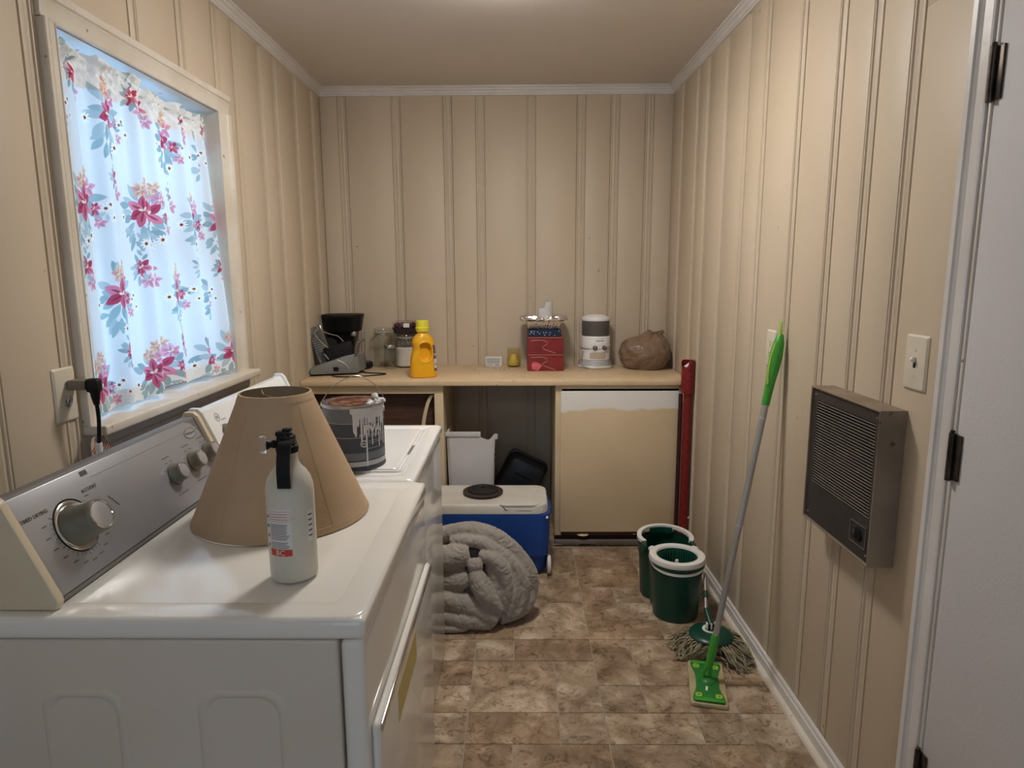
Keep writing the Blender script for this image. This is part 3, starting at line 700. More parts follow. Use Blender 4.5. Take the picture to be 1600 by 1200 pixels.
# raised rim frame around the shallow recess
def rim(x0, x1, y0, y1, z, w, h, cr):
    cx, cy = (x0+x1)/2, (y0+y1)/2
    def lp(off, zz, rr): return [(cx+p[0], cy+p[1], zz) for p in rrect(x1-x0-2*off, y1-y0-2*off, rr, 8)]
    return loft([lp(0, z-h*1.5, cr), lp(.004, z-h*.2, cr), lp(.009, z, cr*.9), lp(w-.014, z, cr*.9), lp(w-.004, z-h*.55, cr*.8), lp(w+.004, z-h, cr*.75)], cap0=False, cap1=False)
b = rim(-1.02, DX-.001, D0+.001, D1-.001, DZ, .062, .0045, .030)
fin(b, 'lid_rim', M['dryer'], top, angle=60)
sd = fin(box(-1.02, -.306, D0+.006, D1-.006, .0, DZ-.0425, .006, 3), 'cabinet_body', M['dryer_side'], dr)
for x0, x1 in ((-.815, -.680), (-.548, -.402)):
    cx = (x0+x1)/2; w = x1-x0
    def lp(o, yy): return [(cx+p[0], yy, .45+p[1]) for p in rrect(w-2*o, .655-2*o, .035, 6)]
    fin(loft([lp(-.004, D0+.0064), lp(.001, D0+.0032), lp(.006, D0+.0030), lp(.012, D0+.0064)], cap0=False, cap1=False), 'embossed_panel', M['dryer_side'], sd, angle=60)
fp = fin(box(-.302, DX-.004, D0+.004, D1-.004, .0, DZ-.0415, .012, 4), 'front_panel', M['dryer'], dr)
dd = fin(box(DX-.004, DX+.013, D0+.028, D1-.040, .12, .700, .011, 4), 'door', M['dryer'], dr)
fin(box(DX+.0115, DX+.016, D0+.034, D1-.045, .682, .698, .002, 2), 'door_handle', M['chrome'], dd)
fin(box(DX+.0128, DX+.0138, D0+.19, D0+.42, .585, .655, .0003, 1), 'yellow_label', mat('yellow_label', (.62, .50, .18), .5), dd, smooth=False)
face, MP = console(dr, D0+.022, D1-.012, M['console'], M['endcap'], bodymat=mat('grey_console_shell', (.16, .15, .145), .45))
def on_panel(bm, s, t_, Mp): 
    bm.transform(Matrix.Translation((s, t_, 0))); bm.transform(Mp); return bm
def knob(parent, s, t_, Mp, r, h, name='knob', ring=None, capm='silver', bodym='knob'):
    if ring:
        rg = fin(on_panel(lathe([(ring*.74, .0), (ring*.74, .001), (ring*.80, .0022), (ring*.94, .0022), (ring, .0005), (ring, -.0004)], 48), s, t_, Mp), 'dial_ring', M['chrome'], parent)
        fin(on_panel(lathe([(ring*.99, .0), (ring*1.04, .0012), (ring*1.07, .0)], 48), s, t_, Mp), 'dial_groove', M['black'], rg)
        fin(on_panel(lathe([(0, .0012), (ring*.72, .0012), (ring*.73, 0)], 48), s, t_, Mp), 'dial_plate', M['silver'], rg)
    k = fin(on_panel(lathe([(0, 0), (r*1.22, 0), (r*1.25, h*.12), (r*1.12, h*.3), (r*1.02, h*.55), (r, h*.86), (r*.96, h*.97), (r*.90, h), (r*.84, h*.985), (0, h*.985)], 40), s, t_, Mp), name, M[bodym], parent)
    fin(on_panel(lathe([(0, h*.99), (r*.74, h*.99), (r*.80, h*.975)], 36), s, t_, Mp), 'knob_cap', M[capm], k)
    fin(on_panel(lathe([(r*.80, h*.98), (r*.83, h*1.01), (r*.86, h*.985)], 36), s, t_, Mp), 'knob_rim', M['chrome'], k)
    return k
knob(face, 1.165, .099, MP, .0325, .055, 'timer_knob', ring=.049)
for s_, t_ in ((1.514, .088), (1.610, .092), (1.704, .094)): knob(face, s_ if s_ < 1.7 else 1.690, t_, MP, .0215, .026)
def ptext(parent, s_, t_, txt, size, Mp, name='lettering', m_='greyprint', rot=0, bold=0):
    b = text_bm(txt, size, .0004, bold=bold); b.transform(Matrix.Rotation(rot, 4, 'Z')); return fin(on_panel(b, s_, t_, Mp), name, M[m_], parent, smooth=False)
ptext(face, 1.090, .147, 'TIMED DRYING', .0095, MP, bold=.0003); ptext(face, 1.240, .149, 'ACCUDRY', .0095, MP, bold=.0003)
# logo oval
def ring_bm(rx_, ry_, w, h=.0005, n=40):
    lp = lambda k, z: [((rx_+k)*math.cos(2*pi*i/n), (ry_+k)*math.sin(2*pi*i/n), z) for i in range(n)]
    return loft([lp(-w, 0), lp(-w, h), lp(0, h), lp(0, 0)], cap0=False, cap1=False)
lg = fin(on_panel(loft([[((.026)*math.cos(2*pi*i/40), .0125*math.sin(2*pi*i/40), z) for i in range(40)] for z in (0, .0006)]), 1.655, .160, MP), 'logo_badge', M['silver'], face)
fin(on_panel(ring_bm(.0275, .014, .0012, .0008), 1.655, .160, MP), 'badge_ring', M['greyprint'], lg)
MP2 = MP.copy(); MP2.translation += PNn*.0007
ptext(lg, 1.655, .160, 'Whirlpool', .0105, MP2, bold=.0002)
# dial ticks and small legends, too small to read in the photograph
t = BM()
for k in range(26):
    a = R(-215+k*250/25); c_, s__ = math.cos(a), math.sin(a)
    if 330 > math.degrees(a) % 360 > 300: continue
    b = box(.053, .058+(.003 if k % 3 == 0 else 0), -.0004, .0004, 0, .0004); b.transform(Matrix.Rotation(a, 4, 'Z')); merge(t, on_panel(b, 1.165, .099, MP))
for k in range(14):
    a = R(-200+k*18); b = box(-.006, .006, -.001, .001, 0, .0004); b.transform(Matrix.Translation((.072*math.cos(a), .072*math.sin(a), 0))); merge(t, on_panel(b, 1.165, .099, MP))
for (cx, cy) in ((1.514, .088), (1.610, .092), (1.690, .094)):
    for a in (35, 75, 110, 150, 200, -25): 
        b = box(-.005, .005, -.0009, .0009, 0, .0004); b.transform(Matrix.Translation((.036*math.cos(R(a)), .034*math.sin(R(a)), 0))); merge(t, on_panel(b, cx, cy, MP))
    b = box(-.016, .016, -.0009, .0009, 0, .0004); merge(t, on_panel(b, cx-.005, cy+.045, MP)); b = box(-.022, .022, -.0009, .0009, 0, .0004); merge(t, on_panel(b, cx-.005, cy-.048, MP))
b = box(-.016, .016, -.0012, .0012, 0, .0004); b.transform(Matrix.Rotation(R(-58), 4, 'Z')); merge(t, on_panel(b, 1.285, .105, MP))
b = box(-.010, .010, -.005, .005, 0, .0004); merge(t, on_panel(b, 1.247, .181, MP))
fin(t, 'panel_marks', M['greyprint'], face, smooth=False)['kind'] = 'stuff'
fin(on_panel(box(-.001, .44, -.0006, .0006, 0, .0006), 1.262, .168, MP), 'panel_crease', M['silver'], face, smooth=False)

# ================================================================== WASHER
WX, W0, W1 = -.292, 1.752, 2.425
wa = thing('clothes_washer', 'white top-loading washing machine beyond the dryer', 'washer', (-.65, 2.09, 0))
b = box(-1.02, WX, W0, W1, DZ-.034, DZ-.003, .010, 4); top = fin(b, 'lid_top', M['washer'], wa)
fin(rim(-1.02, WX-.001, W0+.001, W1-.001, DZ, .05, .004, .022), 'lid_rim', M['washer'], top, angle=60)
cx, cy = -.575, 2.095
def lp(w, h, z, r): return [(cx+p[0], cy+p[1], z) for p in rrect(w, h, r, 6)]
fin(loft([lp(.475, .53, DZ-.0035, .02), lp(.475, .53, DZ+.002, .02), lp(.466, .521, DZ+.003, .018), lp(.456, .511, DZ+.001, .018), lp(.450, .505, DZ-.0025, .018)], cap0=False, cap1=False), 'lid_gasket', M['washer'], top, angle=60)
ld = fin(loft([lp(.440, .495, DZ-.004, .018), lp(.440, .495, DZ+.001, .018), lp(.434, .489, DZ+.004, .018), lp(.424, .479, DZ+.0048, .018)]), 'lid', M['washer'], wa, angle=50)
fin(box(-.357, -.343, 2.02, 2.12, DZ-.001, DZ+.0014, .0006), 'lid_handle', M['steel'], ld)
bs = fin(box(-1.0, WX-.006, W0+.006, W1-.006, .0, DZ-.036, .010, 3), 'cabinet_body', M['washer'], wa)
face2, MW = console(wa, W0+.010, W1-.008, M['washer'], M['washer'], xb=-.80)
knob(face2, 1.850, .110, MW, .021, .036, capm='silver')
knob(face2, 2.06, .10, MW, .021, .036)
fin(on_panel(ring_bm(.0125, .0125, .0013), 1.835, .162, MW), 'emblem_ring', M['greyprint'], face2)
t = box(-.005, .006, -.0035, -.001, 0, .0004); box(-.006, .005, .001, .0035, 0, .0004, bm=t); on_panel(t, 1.835, .162, MW)
for dx, dy, w in ((.027, -.012, .014), (.010, -.026, .010), (.030, -.05, .008), (.052, -.045, .008), (.06, -.03, .012)):
    merge(t, on_panel(box(-w, w, -.0008, .0008, 0, .0004), 1.835+dx, .162+dy, MW))
fin(t, 'panel_marks', M['greyprint'], face2, smooth=False)['kind'] = 'stuff'

# ================================================================== THINGS ON THE DRYER AND WASHER
sx, sy, sz = -.567, 1.506, DZ+.0006
ls = thing('lampshade', 'large beige fabric lampshade standing on the dryer', 'lampshade', (sx, sy, sz))
R0, R1, HH = .200, .080, .290
def cone(r_in=0, z0=0, z1=HH, n=72):
    f = lambda z: R0+(R1-R0)*z/HH
    return f
f_ = lambda z: R0+(R1-R0)*z/HH
t = lathe([(f_(0)-.0022, .0), (f_(0), .0), (f_(HH*.5)+.0, HH*.5), (f_(HH), HH), (f_(HH)-.0022, HH), (f_(HH*.5)-.0022, HH*.5), (f_(0)-.0022, .0)], 96, (sx, sy, sz))
fin(t, 'shade', M['shade'], ls, angle=50)
fin(lathe([(f_(.0)-.0028, .002), (f_(HH)-.0028, HH-.001)], 96, (sx, sy, sz)), 'lining', M['shadein'], ls)
for z0, z1 in ((0.0, .013), (HH-.014, HH+.001)):
    fin(lathe([(f_(z0)-.003, z0), (f_(z0)+.0009, z0-.0003 if z0 > 0 else 0), (f_(z1)+.0009, z1), (f_(z1)-.003, z1+.0004)], 96, (sx, sy, sz)), 'binding', M['shade'], ls)
for a in (R(-38), R(-112)):
    fin(tube([(sx+(f_(z)+.0006)*math.cos(a), sy+(f_(z)+.0006)*math.sin(a), sz+z) for z in (.012, .15, HH-.012)], .0004, 6, flat=.5), 'seam', M['shade'], ls)
zf = sz+HH-.003
fr = fin(tube([(sx+.011*math.cos(2*pi*k/24), sy+.011*math.sin(2*pi*k/24), zf-.012) for k in range(24)], .0016, 8, closed=True), 'fitter_ring', M['brass'], ls)
for a in (R(15), R(135), R(255)):
    c_, s_ = math.cos(a), math.sin(a)
    fin(tube([(sx+r_*c_, sy+r_*s_, z_) for r_, z_ in ((.011, zf-.012), (.066, zf-.011), (.074, zf-.004), (.0775, zf+.000))], .0012, 8), 'spoke', M['brass'], fr)

ex, ey, ez = -.426, 1.171, DZ+.0008
fe = thing('fire_extinguisher', 'small white fire extinguisher with a black handle on the dryer', 'fire extinguisher', (ex, ey, ez))
r = .0432
fin(lathe([(0, .002), (r-.006, 0), (r-.001, .004), (r, .012), (r, .165), (r-.001, .178), (r-.005, .192), (r-.012, .204), (r-.020, .213), (.019, .221), (.0175, .228), (.0175, .243), (0, .243)], 64, (ex, ey, ez)), 'cylinder', M['ext'], fe)
va = fin(lathe([(0, .240), (.0195, .240), (.0205, .246), (.0195, .252), (.012, .254), (.011, .275), (0, .275)], 32, (ex, ey, ez)), 'valve_collar', M['black'], fe)
t = box(ex-.016, ex+.014, ey-.012, ey+.012, ez+.252, ez+.272, .004, 2); box(ex-.018, ex+.004, ey-.010, ey+.010, ez+.270, ez+.279, .003, 2, bm=t)
box(ex-.006, ex+.010, ey-.006, ey+.006, ez+.278, ez+.284, .002, 2, bm=t)
fin(t, 'valve_body', M['black'], fe)
hp = catmull([(ex+.004, ey-.010, ez+.264), (ex+.006, ey-.028, ez+.260), (ex+.008, ey-.044, ez+.240), (ex+.008, ey-.0490, ez+.215), (ex+.008, ey-.0485, ez+.186)], 6)
t = BM(); lps = []
for p in hp:
    i = hp.index(p); d = (hp[min(i+1, len(hp)-1)]-hp[max(i-1, 0)]).normalized(); nn = Vector((0, d.z, -d.y))
    lps.append([p+Vector((a, 0, 0))+nn*b for a, b in ((-.0115, -.0025), (.0115, -.0025), (.0115, .0025), (-.0115, .0025))])
fin(loft(lps), 'lever', M['black'], fe)
mg = Matrix.Translation((ex-.016, ey-.006, ez+.256)) @ Matrix.Rotation(R(-90), 4, 'Y') @ Matrix.Rotation(R(18), 4, 'X')
t = lathe([(0, 0), (.006, 0), (.008, .006), (.006, .010), (.008, .014), (.010, .018), (0, .018)], 24); t.transform(mg); gg = fin(t, 'gauge_stem', M['black'], fe)
t = lathe([(0, .018), (.015, .018), (.0165, .021), (.0165, .026), (.015, .029), (0, .030)], 36); t.transform(mg); fin(t, 'gauge_lens', M['glassp'], gg)
t = tube([(ex+.013, ey-.004, ez+.262), (ex+.020, ey-.006, ez+.268), (ex+.021, ey-.006, ez+.258), (ex+.014, ey-.004, ez+.254)], .0013, 6); fin(t, 'safety_pin', M['steel'], fe)
ac = R(-101)
def band(x0, x1, y0, y1, h, r_, a0, zc, cx_, cy_, bm=None):
    n = max(2, int((x1-x0)/.003)); t = BM(); g = []
    for j, y in enumerate((y0, y1)): g.append([t.verts.new((x0+(x1-x0)*i/n, y, h)) for i in range(n+1)])
    for i in range(n): t.faces.new((g[0][i], g[0][i+1], g[1][i+1], g[1][i]))
    wrap(t, cx_, cy_, r_, a0, zc); return t if bm is None else merge(bm, t)
lb = fin(band(-.022, .022, -.045, .045, .0004, r, ac, ez+.100, ex, ey), 'label', M['paper'], fe)
fin(band(-.030, -.0225, -.040, .038, .0004, r, ac, ez+.100, ex, ey), 'label', M['paper'], fe)
fin(band(.052, .066, -.030, .030, .0004, r, ac, ez+.105, ex, ey), 'label', M['paper'], fe)
t = BM(); g = random.Random(5)
for k in range(13):
    y = .014-.0034*k-(.003 if k > 8 else 0); b = band(-.019, .019-g.uniform(0, .006), y, y+.0013, .0007, r, ac, ez+.100, ex, ey); merge(t, b)
for k in range(5): merge(t, band(.054, .064, .02-.01*k, .023-.01*k, .0007, r, ac, ez+.105, ex, ey))
for k in range(4): merge(t, band(-.029, -.024, .025-.018*k, .031-.018*k, .0007, r, ac, ez+.100, ex, ey))
fin(t, 'label_lines', M['greyprint'], lb, smooth=False)['kind'] = 'stuff'
t = BM()
for y in (.024, .029, .034): merge(t, band(-.019, .019-g.uniform(0, .004), y, y+.0016, .0007, r, ac, ez+.100, ex, ey))
for a, b_, c_, d_ in ((-.0205, .0205, .0205, .0212), (-.0205, .0205, .0395, .0402), (-.0205, -.0198, .0205, .0402), (.0198, .0205, .0205, .0402)): merge(t, band(a, b_, c_, d_, .0007, r, ac, ez+.100, ex, ey))
fin(t, 'red_lines', mat('pale_red_print', (.65, .30, .25), .6), lb, smooth=False)['kind'] = 'stuff'
rb = fin(band(-.0215, .0215, -.0445, -.0315, .0007, r, ac, ez+.100, ex, ey), 'red_panel', M['red'], lb)
b = text_bm('BC', .0135, .0004); b.transform(Matrix.Translation((0, -.038, .0014))); wrap(b, ex, ey, r, ac, ez+.100)
fin(b, 'lettering', M['paper'], rb, smooth=False)

px_, py_, pz = -.490, 1.900, DZ+.0056
pc = thing('paint_can', 'dark grey paint can streaked with white drips on the washer', 'paint can', (px_, py_, pz))
r = .088; H = .187
fin(lathe([(0, 0), (r+.001, 0), (r+.002, .004), (r, .007), (r, H-.010), (r+.0018, H-.006), (r+.0015, H), (r-.004, H), (0, H-.004)], 72, (px_, py_, pz)), 'can_body', M['can'], pc)
fin(lathe([(r-.004, H-.0035), (r-.001, H+.0012), (r+.0022, H+.0005), (r+.0024, H-.006), (r+.0005, H-.0085)], 72, (px_, py_, pz)), 'rim', M['steel'], pc)
fin(lathe([(0, H-.0015), (r*.55, H-.0015), (r*.57, H+.0003), (r*.80, H+.0003), (r*.83, H-.002), (r*.93, H-.001), (r-.003, H+.002)], 72, (px_, py_, pz)), 'lid', M['rust'], pc)
for z0, z1, mm in ((.012, .026, 'canlow'), (.030, .052, 'canband'), (.138, .178, 'canband')):
    fin(lathe([(r+.0004, z0), (r+.0004, z1)], 72, (px_, py_, pz)), 'label_band', M[mm], pc)
for z in (.096, .137): fin(lathe([(r+.0005, z), (r+.0008, z+.0007), (r+.0005, z+.0014)], 72, (px_, py_, pz)), 'label_line', M['canlow'], pc)
def on_can(b, x, z, off=.001):
    subdiv_long(b, .006); b.transform(Matrix.Translation((x, z, off))); return wrap(b, px_, py_, r, R(-75), pz)
fin(on_can(text_bm('PVA', .036, .0003, bold=.0008), .056, .117), 'lettering', M['paper'], pc, smooth=False)
fin(on_can(text_bm('PRIMER / SEALER', .0095, .0003), .048, .096+.006), 'lettering', M['paper'], pc, smooth=False)
b = ring_bm(.0105, .0105, .0016, .0004, 28); b2 = ring_bm(.0075, .0075, .001, .0004, 24); merge(b, b2); merge(b, box(-.005, .005, -.0012, .0012, 0, .0004))
fin(on_can(b, .026, .078), 'seal_mark', M['paper'], pc, smooth=False)
t = BM()
for (x0, x1, z) in ((.040, .085, .084), (.040, .085, .078), (.038, .072, .062)): merge(t, on_can(box(x0, x1, z, z+.0013, 0, .0003), 0, 0))
fin(t, 'small_print', M['canlow'], pc, smooth=False)['kind'] = 'stuff'
# white drips: a shared skirt under the rim and running fingers
g = random.Random(2)
dripdef = [(.011, .009, .128), (.047, .010, .135), (.058, .009, .130), (.094, .010, .128), (.004, .010, .100), (.020, .007, .082), (.034, .006, .010), (.041, .006, .100), (.052, .005, .07), (.064, .005, .090), (.078, .006, .060), (.088, .006, .075), (-.001, .006, .110), (.100, .008, .065), (.026, .005, .13)]
N_ = 220; xs = [-.010+.135*i/N_ for i in range(N_+1)]
def depth_at(x):
    z = H-.012-.024*(1-abs((x-.055)/.075)**3) + .010*noise.noise(Vector((x*160, 2, 0)))
    for c, w, zz in dripdef:
        d = abs(x-c)/(w*.30+.0006)
        if d < 1: z = min(z, zz+(1-math.sqrt(1-d*d))*.012)
    return min(z, H-.008)
t = BM(); rows = []
for x in xs:
    zb = depth_at(x); rows.append([t.verts.new((x, zb+(H-.006-zb)*k/10, .0016 if k < 10 else .003)) for k in range(11)])
for i in range(N_):
    for k in range(10): t.faces.new((rows[i][k], rows[i+1][k], rows[i+1][k+1], rows[i][k+1]))
wrap(t, px_, py_, r, R(-75), pz); fin(t, 'paint_drips', M['drip'], pc)
# crust of dried paint at the spout side
t = BM()
for k in range(16):
    a = R(-25+g.uniform(-22, 40)); rr = r*g.uniform(.78, 1.04); s_ = g.uniform(.006, .012)
    b = BM(); bmesh.ops.create_icosphere(b, subdivisions=1, radius=s_)
    for v in b.verts: v.co *= 1+g.uniform(-.4, .5); v.co.z *= g.uniform(.5, 1.3)
    b.transform(Matrix.Translation((px_+rr*math.cos(a), py_+rr*math.sin(a), pz+H+.001+g.uniform(-.012, .006)))); merge(t, b)
fin(t, 'paint_crust', M['drip'], pc, smooth=False)['kind'] = 'stuff'
b = BM(); bmesh.ops.create_icosphere(b, subdivisions=2, radius=.011)
for v in b.verts: v.co *= 1+.4*noise.noise(v.co*120)
b.transform(Matrix.Translation((px_+.062, py_+.022, pz+H+.010))); fin(b, 'paint_lump', M['paper'], pc)
bl = catmull([(px_-.088, py_-.03, pz+H-.02), (px_-.078, py_-.045, pz+H+.005), (px_-.045, py_-.03, pz+H+.050), (px_+.01, py_-.0, pz+H+.075), (px_+.055, py_+.02, pz+H+.052), (px_+.079, py_+.035, pz+H+.018), (px_+.083, py_+.036, pz+H-.01)], 8)
fin(tube(bl, .0013, 8), 'bail_handle', M['steel'], pc)
for sgn, a in ((1, R(24)), (-1, R(200))):
    b = lathe([(0, 0), (.008, 0), (.0075, .004), (0, .006)], 16); b.transform(Matrix.Translation((px_+(r-.0005)*math.cos(a), py_+(r-.0005)*math.sin(a), pz+H-.028)) @ Matrix.Rotation(a, 4, 'Z') @ Matrix.Rotation(R(90), 4, 'Y')); fin(b, 'bail_ear', M['steel'], pc)

# ================================================================== WALL FITTINGS
def plate(parent, w, h, M4, mt, nm='plate'):
    lp = lambda o, z: [(p[0], p[1], z) for p in rrect(w-2*o, h-2*o, .004, 3)]
    b = loft([lp(0, 0), lp(0, .002), lp(.004, .0058), lp(.006, .0062)]); b.transform(M4); return fin(b, nm, mt, parent, angle=25)
def wallM_left(y, z): m_ = Matrix((Vector((0, 1, 0)), Vector((0, 0, 1)), Vector((1, 0, 0)))).transposed().to_4x4(); m_.translation = (XL+.0003, y, z); return m_
def wallM_right(y, z): m_ = Matrix((Vector((0, -1, 0)), Vector((0, 0, 1)), Vector((-1, 0, 0)))).transposed().to_4x4(); m_.translation = (-.0003, y, z); return RWM @ m_
def duplex(parent, M4, mt, skip=()):
    for sgn in (1, -1):
        if sgn in skip: continue
        b = loft([[(p[0], p[1]+sgn*.0195, z) for p in rrect(.033, .028, .010, 4)] for z in (.0055, .0072)]); b.transform(M4); s_ = fin(b, 'socket', mt, parent)
        t = BM()
        for dx in (-.0065, .0065): box(dx-.001, dx+.001, sgn*.0195-.001, sgn*.0195+.008, .0068, .0075, bm=t)
        t2 = lathe([(0, .0075), (.0022, .0075), (.0022, .0068)], 12, (0, sgn*.0195-.007, 0)); merge(t, t2); t.transform(M4); fin(t, 'socket_slots', M['black'], s_, smooth=False)
ol = thing('wall_outlet', 'ivory wall outlet left of the window with a black plug in it', 'outlet', (XL, 1.636, 1.177))
ML = wallM_left(1.636, 1.177); plate(ol, .080, .138, ML, M['ivory']); duplex(ol, ML, M['ivory'], skip=(1,))
# lower opening holds a small white metal loop
b = lathe([(.0, .0065), (.013, .0065), (.014, .0058)], 24, (0, -.022, 0)); b.transform(ML); 
t = tube([(math.cos(a)*.008, -.018+math.sin(a)*.014, .012+.004*math.sin(a)) for a in [2*pi*k/20 for k in range(20)]], .002, 8, closed=True); t.transform(ML); fin(t, 'metal_loop', M['steel'], ol)
b.free()
pg = thing('plug_adapter', 'brown block adapter with a black plug and cord in the outlet left of the window', 'plug', (XL+.0065, 1.650, 1.200))
t = box(XL+.0085, XL+.052, 1.636, 1.672, 1.188, 1.213, .003, 2); fin(t, 'adapter', mat('brown_adapter', (.20, .165, .12), .45), pg)
t = box(XL+.050, XL+.083, 1.640, 1.668, 1.180, 1.216, .008, 3); merge(t, tube([(XL+.068, 1.654, 1.185), (XL+.068, 1.654, 1.165), (XL+.068, 1.655, 1.148)], [.013, .010, .007], 16)); fin(t, 'plug', M['black'], pg)
cp = catmull([(XL+.068, 1.655, 1.150), (XL+.067, 1.658, 1.11), (XL+.060, 1.662, 1.06), (XL+.055, 1.660, 1.00), (XL+.05, 1.66, .86), (XL+.04, 1.66, .5)], 8)
fin(tube(cp, .0048, 10), 'cord', M['black'], pg)
tg = catmull([(XL+.0575, 1.661, 1.045), (XL+.057, 1.661, 1.02), (XL+.055, 1.660, .99)], 4); fin(tube(tg, .0085, 12), 'cord_wrap', M['paper'], pg)
# striped paper tag behind
b = loft([[(XL+.035, 1.700+p[0], 1.020+p[1]) for p in rrect(.075, .075, .02, 5)], [(XL+.0362, 1.700+p[0], 1.020+p[1]) for p in rrect(.075, .075, .02, 5)]])
tg = fin(b, 'paper_tag', M['tagpaper'], pg)
for k in range(7):
    b = box(XL+.0364, XL+.0372, -.030, .030, -.0022, .0022); b.transform(Matrix.Translation((0, 1.702, 1.020)) @ Matrix.Rotation(R(38), 4, 'X') @ Matrix.Translation((0, 0, -.028+k*.0085))); fin(b, 'tag_stripe', M['greyprint'] if k % 3 else M['red'], tg, smooth=False)
orr = thing('wall_outlet', 'ivory wall outlet on the right wall behind the green mop grip', 'outlet', tuple(RWM @ Vector((0, -1.612, 1.200))))
MR = wallM_right(-1.612, 1.200); plate(orr, .078, .134, MR, M['ivory']); duplex(orr, MR, M['ivory'])
sw = thing('light_switch', 'ivory toggle light switch on the right wall above the wall heater', 'light switch', tuple(RWM @ Vector((0, -2.469, 1.264))))
MS = wallM_right(-2.469, 1.264); plate(sw, .084, .130, MS, M['ivory'])
b = box(-.005, .005, -.012, .012, .0055, .0068, .0005, 1); b.transform(MS); s_ = fin(b, 'toggle_slot', M['black'], sw)
b = box(-.0035, .0035, -.003, .006, .004, .019, .0012, 2); b.transform(MS @ Matrix.Rotation(R(-28), 4, 'X')); fin(b, 'toggle', M['white'], sw)
for yy in (.030, -.030):
    b = lathe([(0, .0078), (.003, .0074), (.0035, .0062)], 12, (0, yy, 0)); b.transform(MS); fin(b, 'screw', M['ivory'], sw)

hy0, hy1, hz0, hz1, hd = -2.087, -2.452, .745, 1.145, .066
wh = thing('wall_heater', 'dark brown louvered heater mounted on the right wall', 'heater', tuple(RWM @ Vector((0, (hy0+hy1)/2, hz0))))
# frame: hollow sleeve
cy, cz = (hy0+hy1)/2, (hz0+hz1)/2
def hl(o, x): return [(x, cy+p[0], cz+p[1]) for p in ((-abs(hy1-hy0)/2+o, -.2+o), (abs(hy1-hy0)/2-o, -.2+o), (abs(hy1-hy0)/2-o, .2-o), (-abs(hy1-hy0)/2+o, .2-o))]
fin(rw(loft([hl(0, -.0003), hl(0, -hd+.001), hl(.001, -hd), hl(.004, -hd), hl(.005, -hd+.001), hl(.005, -.01)])), 'frame', M['heaterframe'], wh, angle=30)
gy0, gy1, gz0, gz1 = -2.119, -2.429, .862, 1.108
t = box(-hd+.006, -hd+.014, hy1+.006, gy1, hz0+.006, hz1-.006); box(-hd+.006, -hd+.014, gy0, hy0-.006, hz0+.006, hz1-.006, bm=t)
box(-hd+.006, -hd+.014, gy1, gy0, gz1, hz1-.006, bm=t); box(-hd+.006, -hd+.014, gy1, gy0, hz0+.006, gz0, bm=t)
gf = fin(rw(t), 'front_panel', M['heaterfront'], wh, smooth=False)
fin(rw(box(-.03, -.028, gy1-.002, gy0+.002, gz0-.002, gz1+.002)), 'inner_baffle', M['black'], wh, smooth=False)
ns = 30
for k in range(ns):
    z = gz0+(gz1-gz0)*(k+.5)/ns
    b = prism([(-hd+.006, z-.0016), (-hd+.006, z+.0016), (-hd+.018, z-.0010), (-hd+.018, z-.0022)], gy1, gy0, 'xz')
    fin(rw(b), 'slat', M['slat'], gf, smooth=False)
ty, tz = -2.390, .808
t = BM()
for a, b_, c_, d_ in ((-.038, .038, -.029, -.027), (-.038, .038, .027, .029), (-.038, -.036, -.029, .029), (.036, .038, -.029, .029)): box(-hd+.0035, -hd+.0062, ty+a, ty+b_, tz+c_, tz+d_, bm=t)
th = fin(rw(t), 'thermostat_bezel', M['steel'], gf, smooth=False)
b = lathe([(0, 0), (.019, 0), (.018, .006), (.008, .007), (.007, .012), (0, .012)], 28); b.transform(Matrix.Translation((-hd+.006, ty, tz)) @ Matrix.Rotation(R(-90), 4, 'Y')); fin(rw(b), 'thermostat_knob', M['black'], th)
b = box(-hd-.008, -hd-.0055, ty-.0012, ty+.0012, tz+.002, tz+.015); fin(rw(b), 'knob_pointer', M['steel'], th, smooth=False)
for yy, zz in ((hy0-.020, hz1-.022), (hy1+.020, hz1-.022), (hy0-.020, hz0+.022), (hy1+.020, hz0+.022)):
    b = lathe([(0, .002), (.003, .0015), (.0035, 0)], 12); b.transform(Matrix.Translation((-hd+.006, yy, zz)) @ Matrix.Rotation(R(-90), 4, 'Y')); fin(rw(b), 'screw', M['steel'], gf)

# ================================================================== THINGS ON THE COUNTER
C0 = CZ+.0006
# food slicer
gx, gy = -1.02, 3.66
fs = thing('food_slicer', 'grey electric food slicer with a ribbed guard at the left end of the counter', 'slicer', (gx, gy, C0))
pb = [(-1.148, .008), (-1.150, .030), (-1.136, .046), (-.965, .104), (-.915, .112), (-.900, .104), (-.892, .060), (-.893, .012), (-.90, .006)]
b = BM(); lps = []
for yy, sc_, dz in ((3.560, .93, 0), (3.568, .985, 0), (3.60, 1, .002), (3.70, .99, .004), (3.78, .97, .004), (3.79, .90, .002)):
    cxx = -1.02
    lps.append([(cxx+(p[0]-cxx)*sc_-(.0 if yy < 3.7 else -.01), yy+(.075*(p[0]+1.15)/.25*max(0, 1-(yy-3.56)/.2)), C0+.004+(p[1])*sc_+dz) for p in pb])
base = fin(loft(lps), 'base', M['greyplastic'], fs, angle=40)
t = BM()
for k in range(5):     # ribs on the front face
    z = C0+.022+k*.011
    xa, xb_ = -1.128+k*.022, -.985-.004*k
    yf = lambda x: 3.5655+.075*(x+1.15)/.25
    merge(t, tube([(xa, yf(xa)+.001, z), (xb_, yf(xb_)+.001, z)], .0026, 6))
fin(t, 'rib', M['greyplastic'], base)['kind'] = 'stuff'
fin(tube(catmull([(-1.005, 3.606, C0+.086), (-.975, 3.615, C0+.070), (-.950, 3.622, C0+.045), (-.945, 3.624, C0+.03)], 5), .003, 6), 'chevron_rib', M['silver'], base)
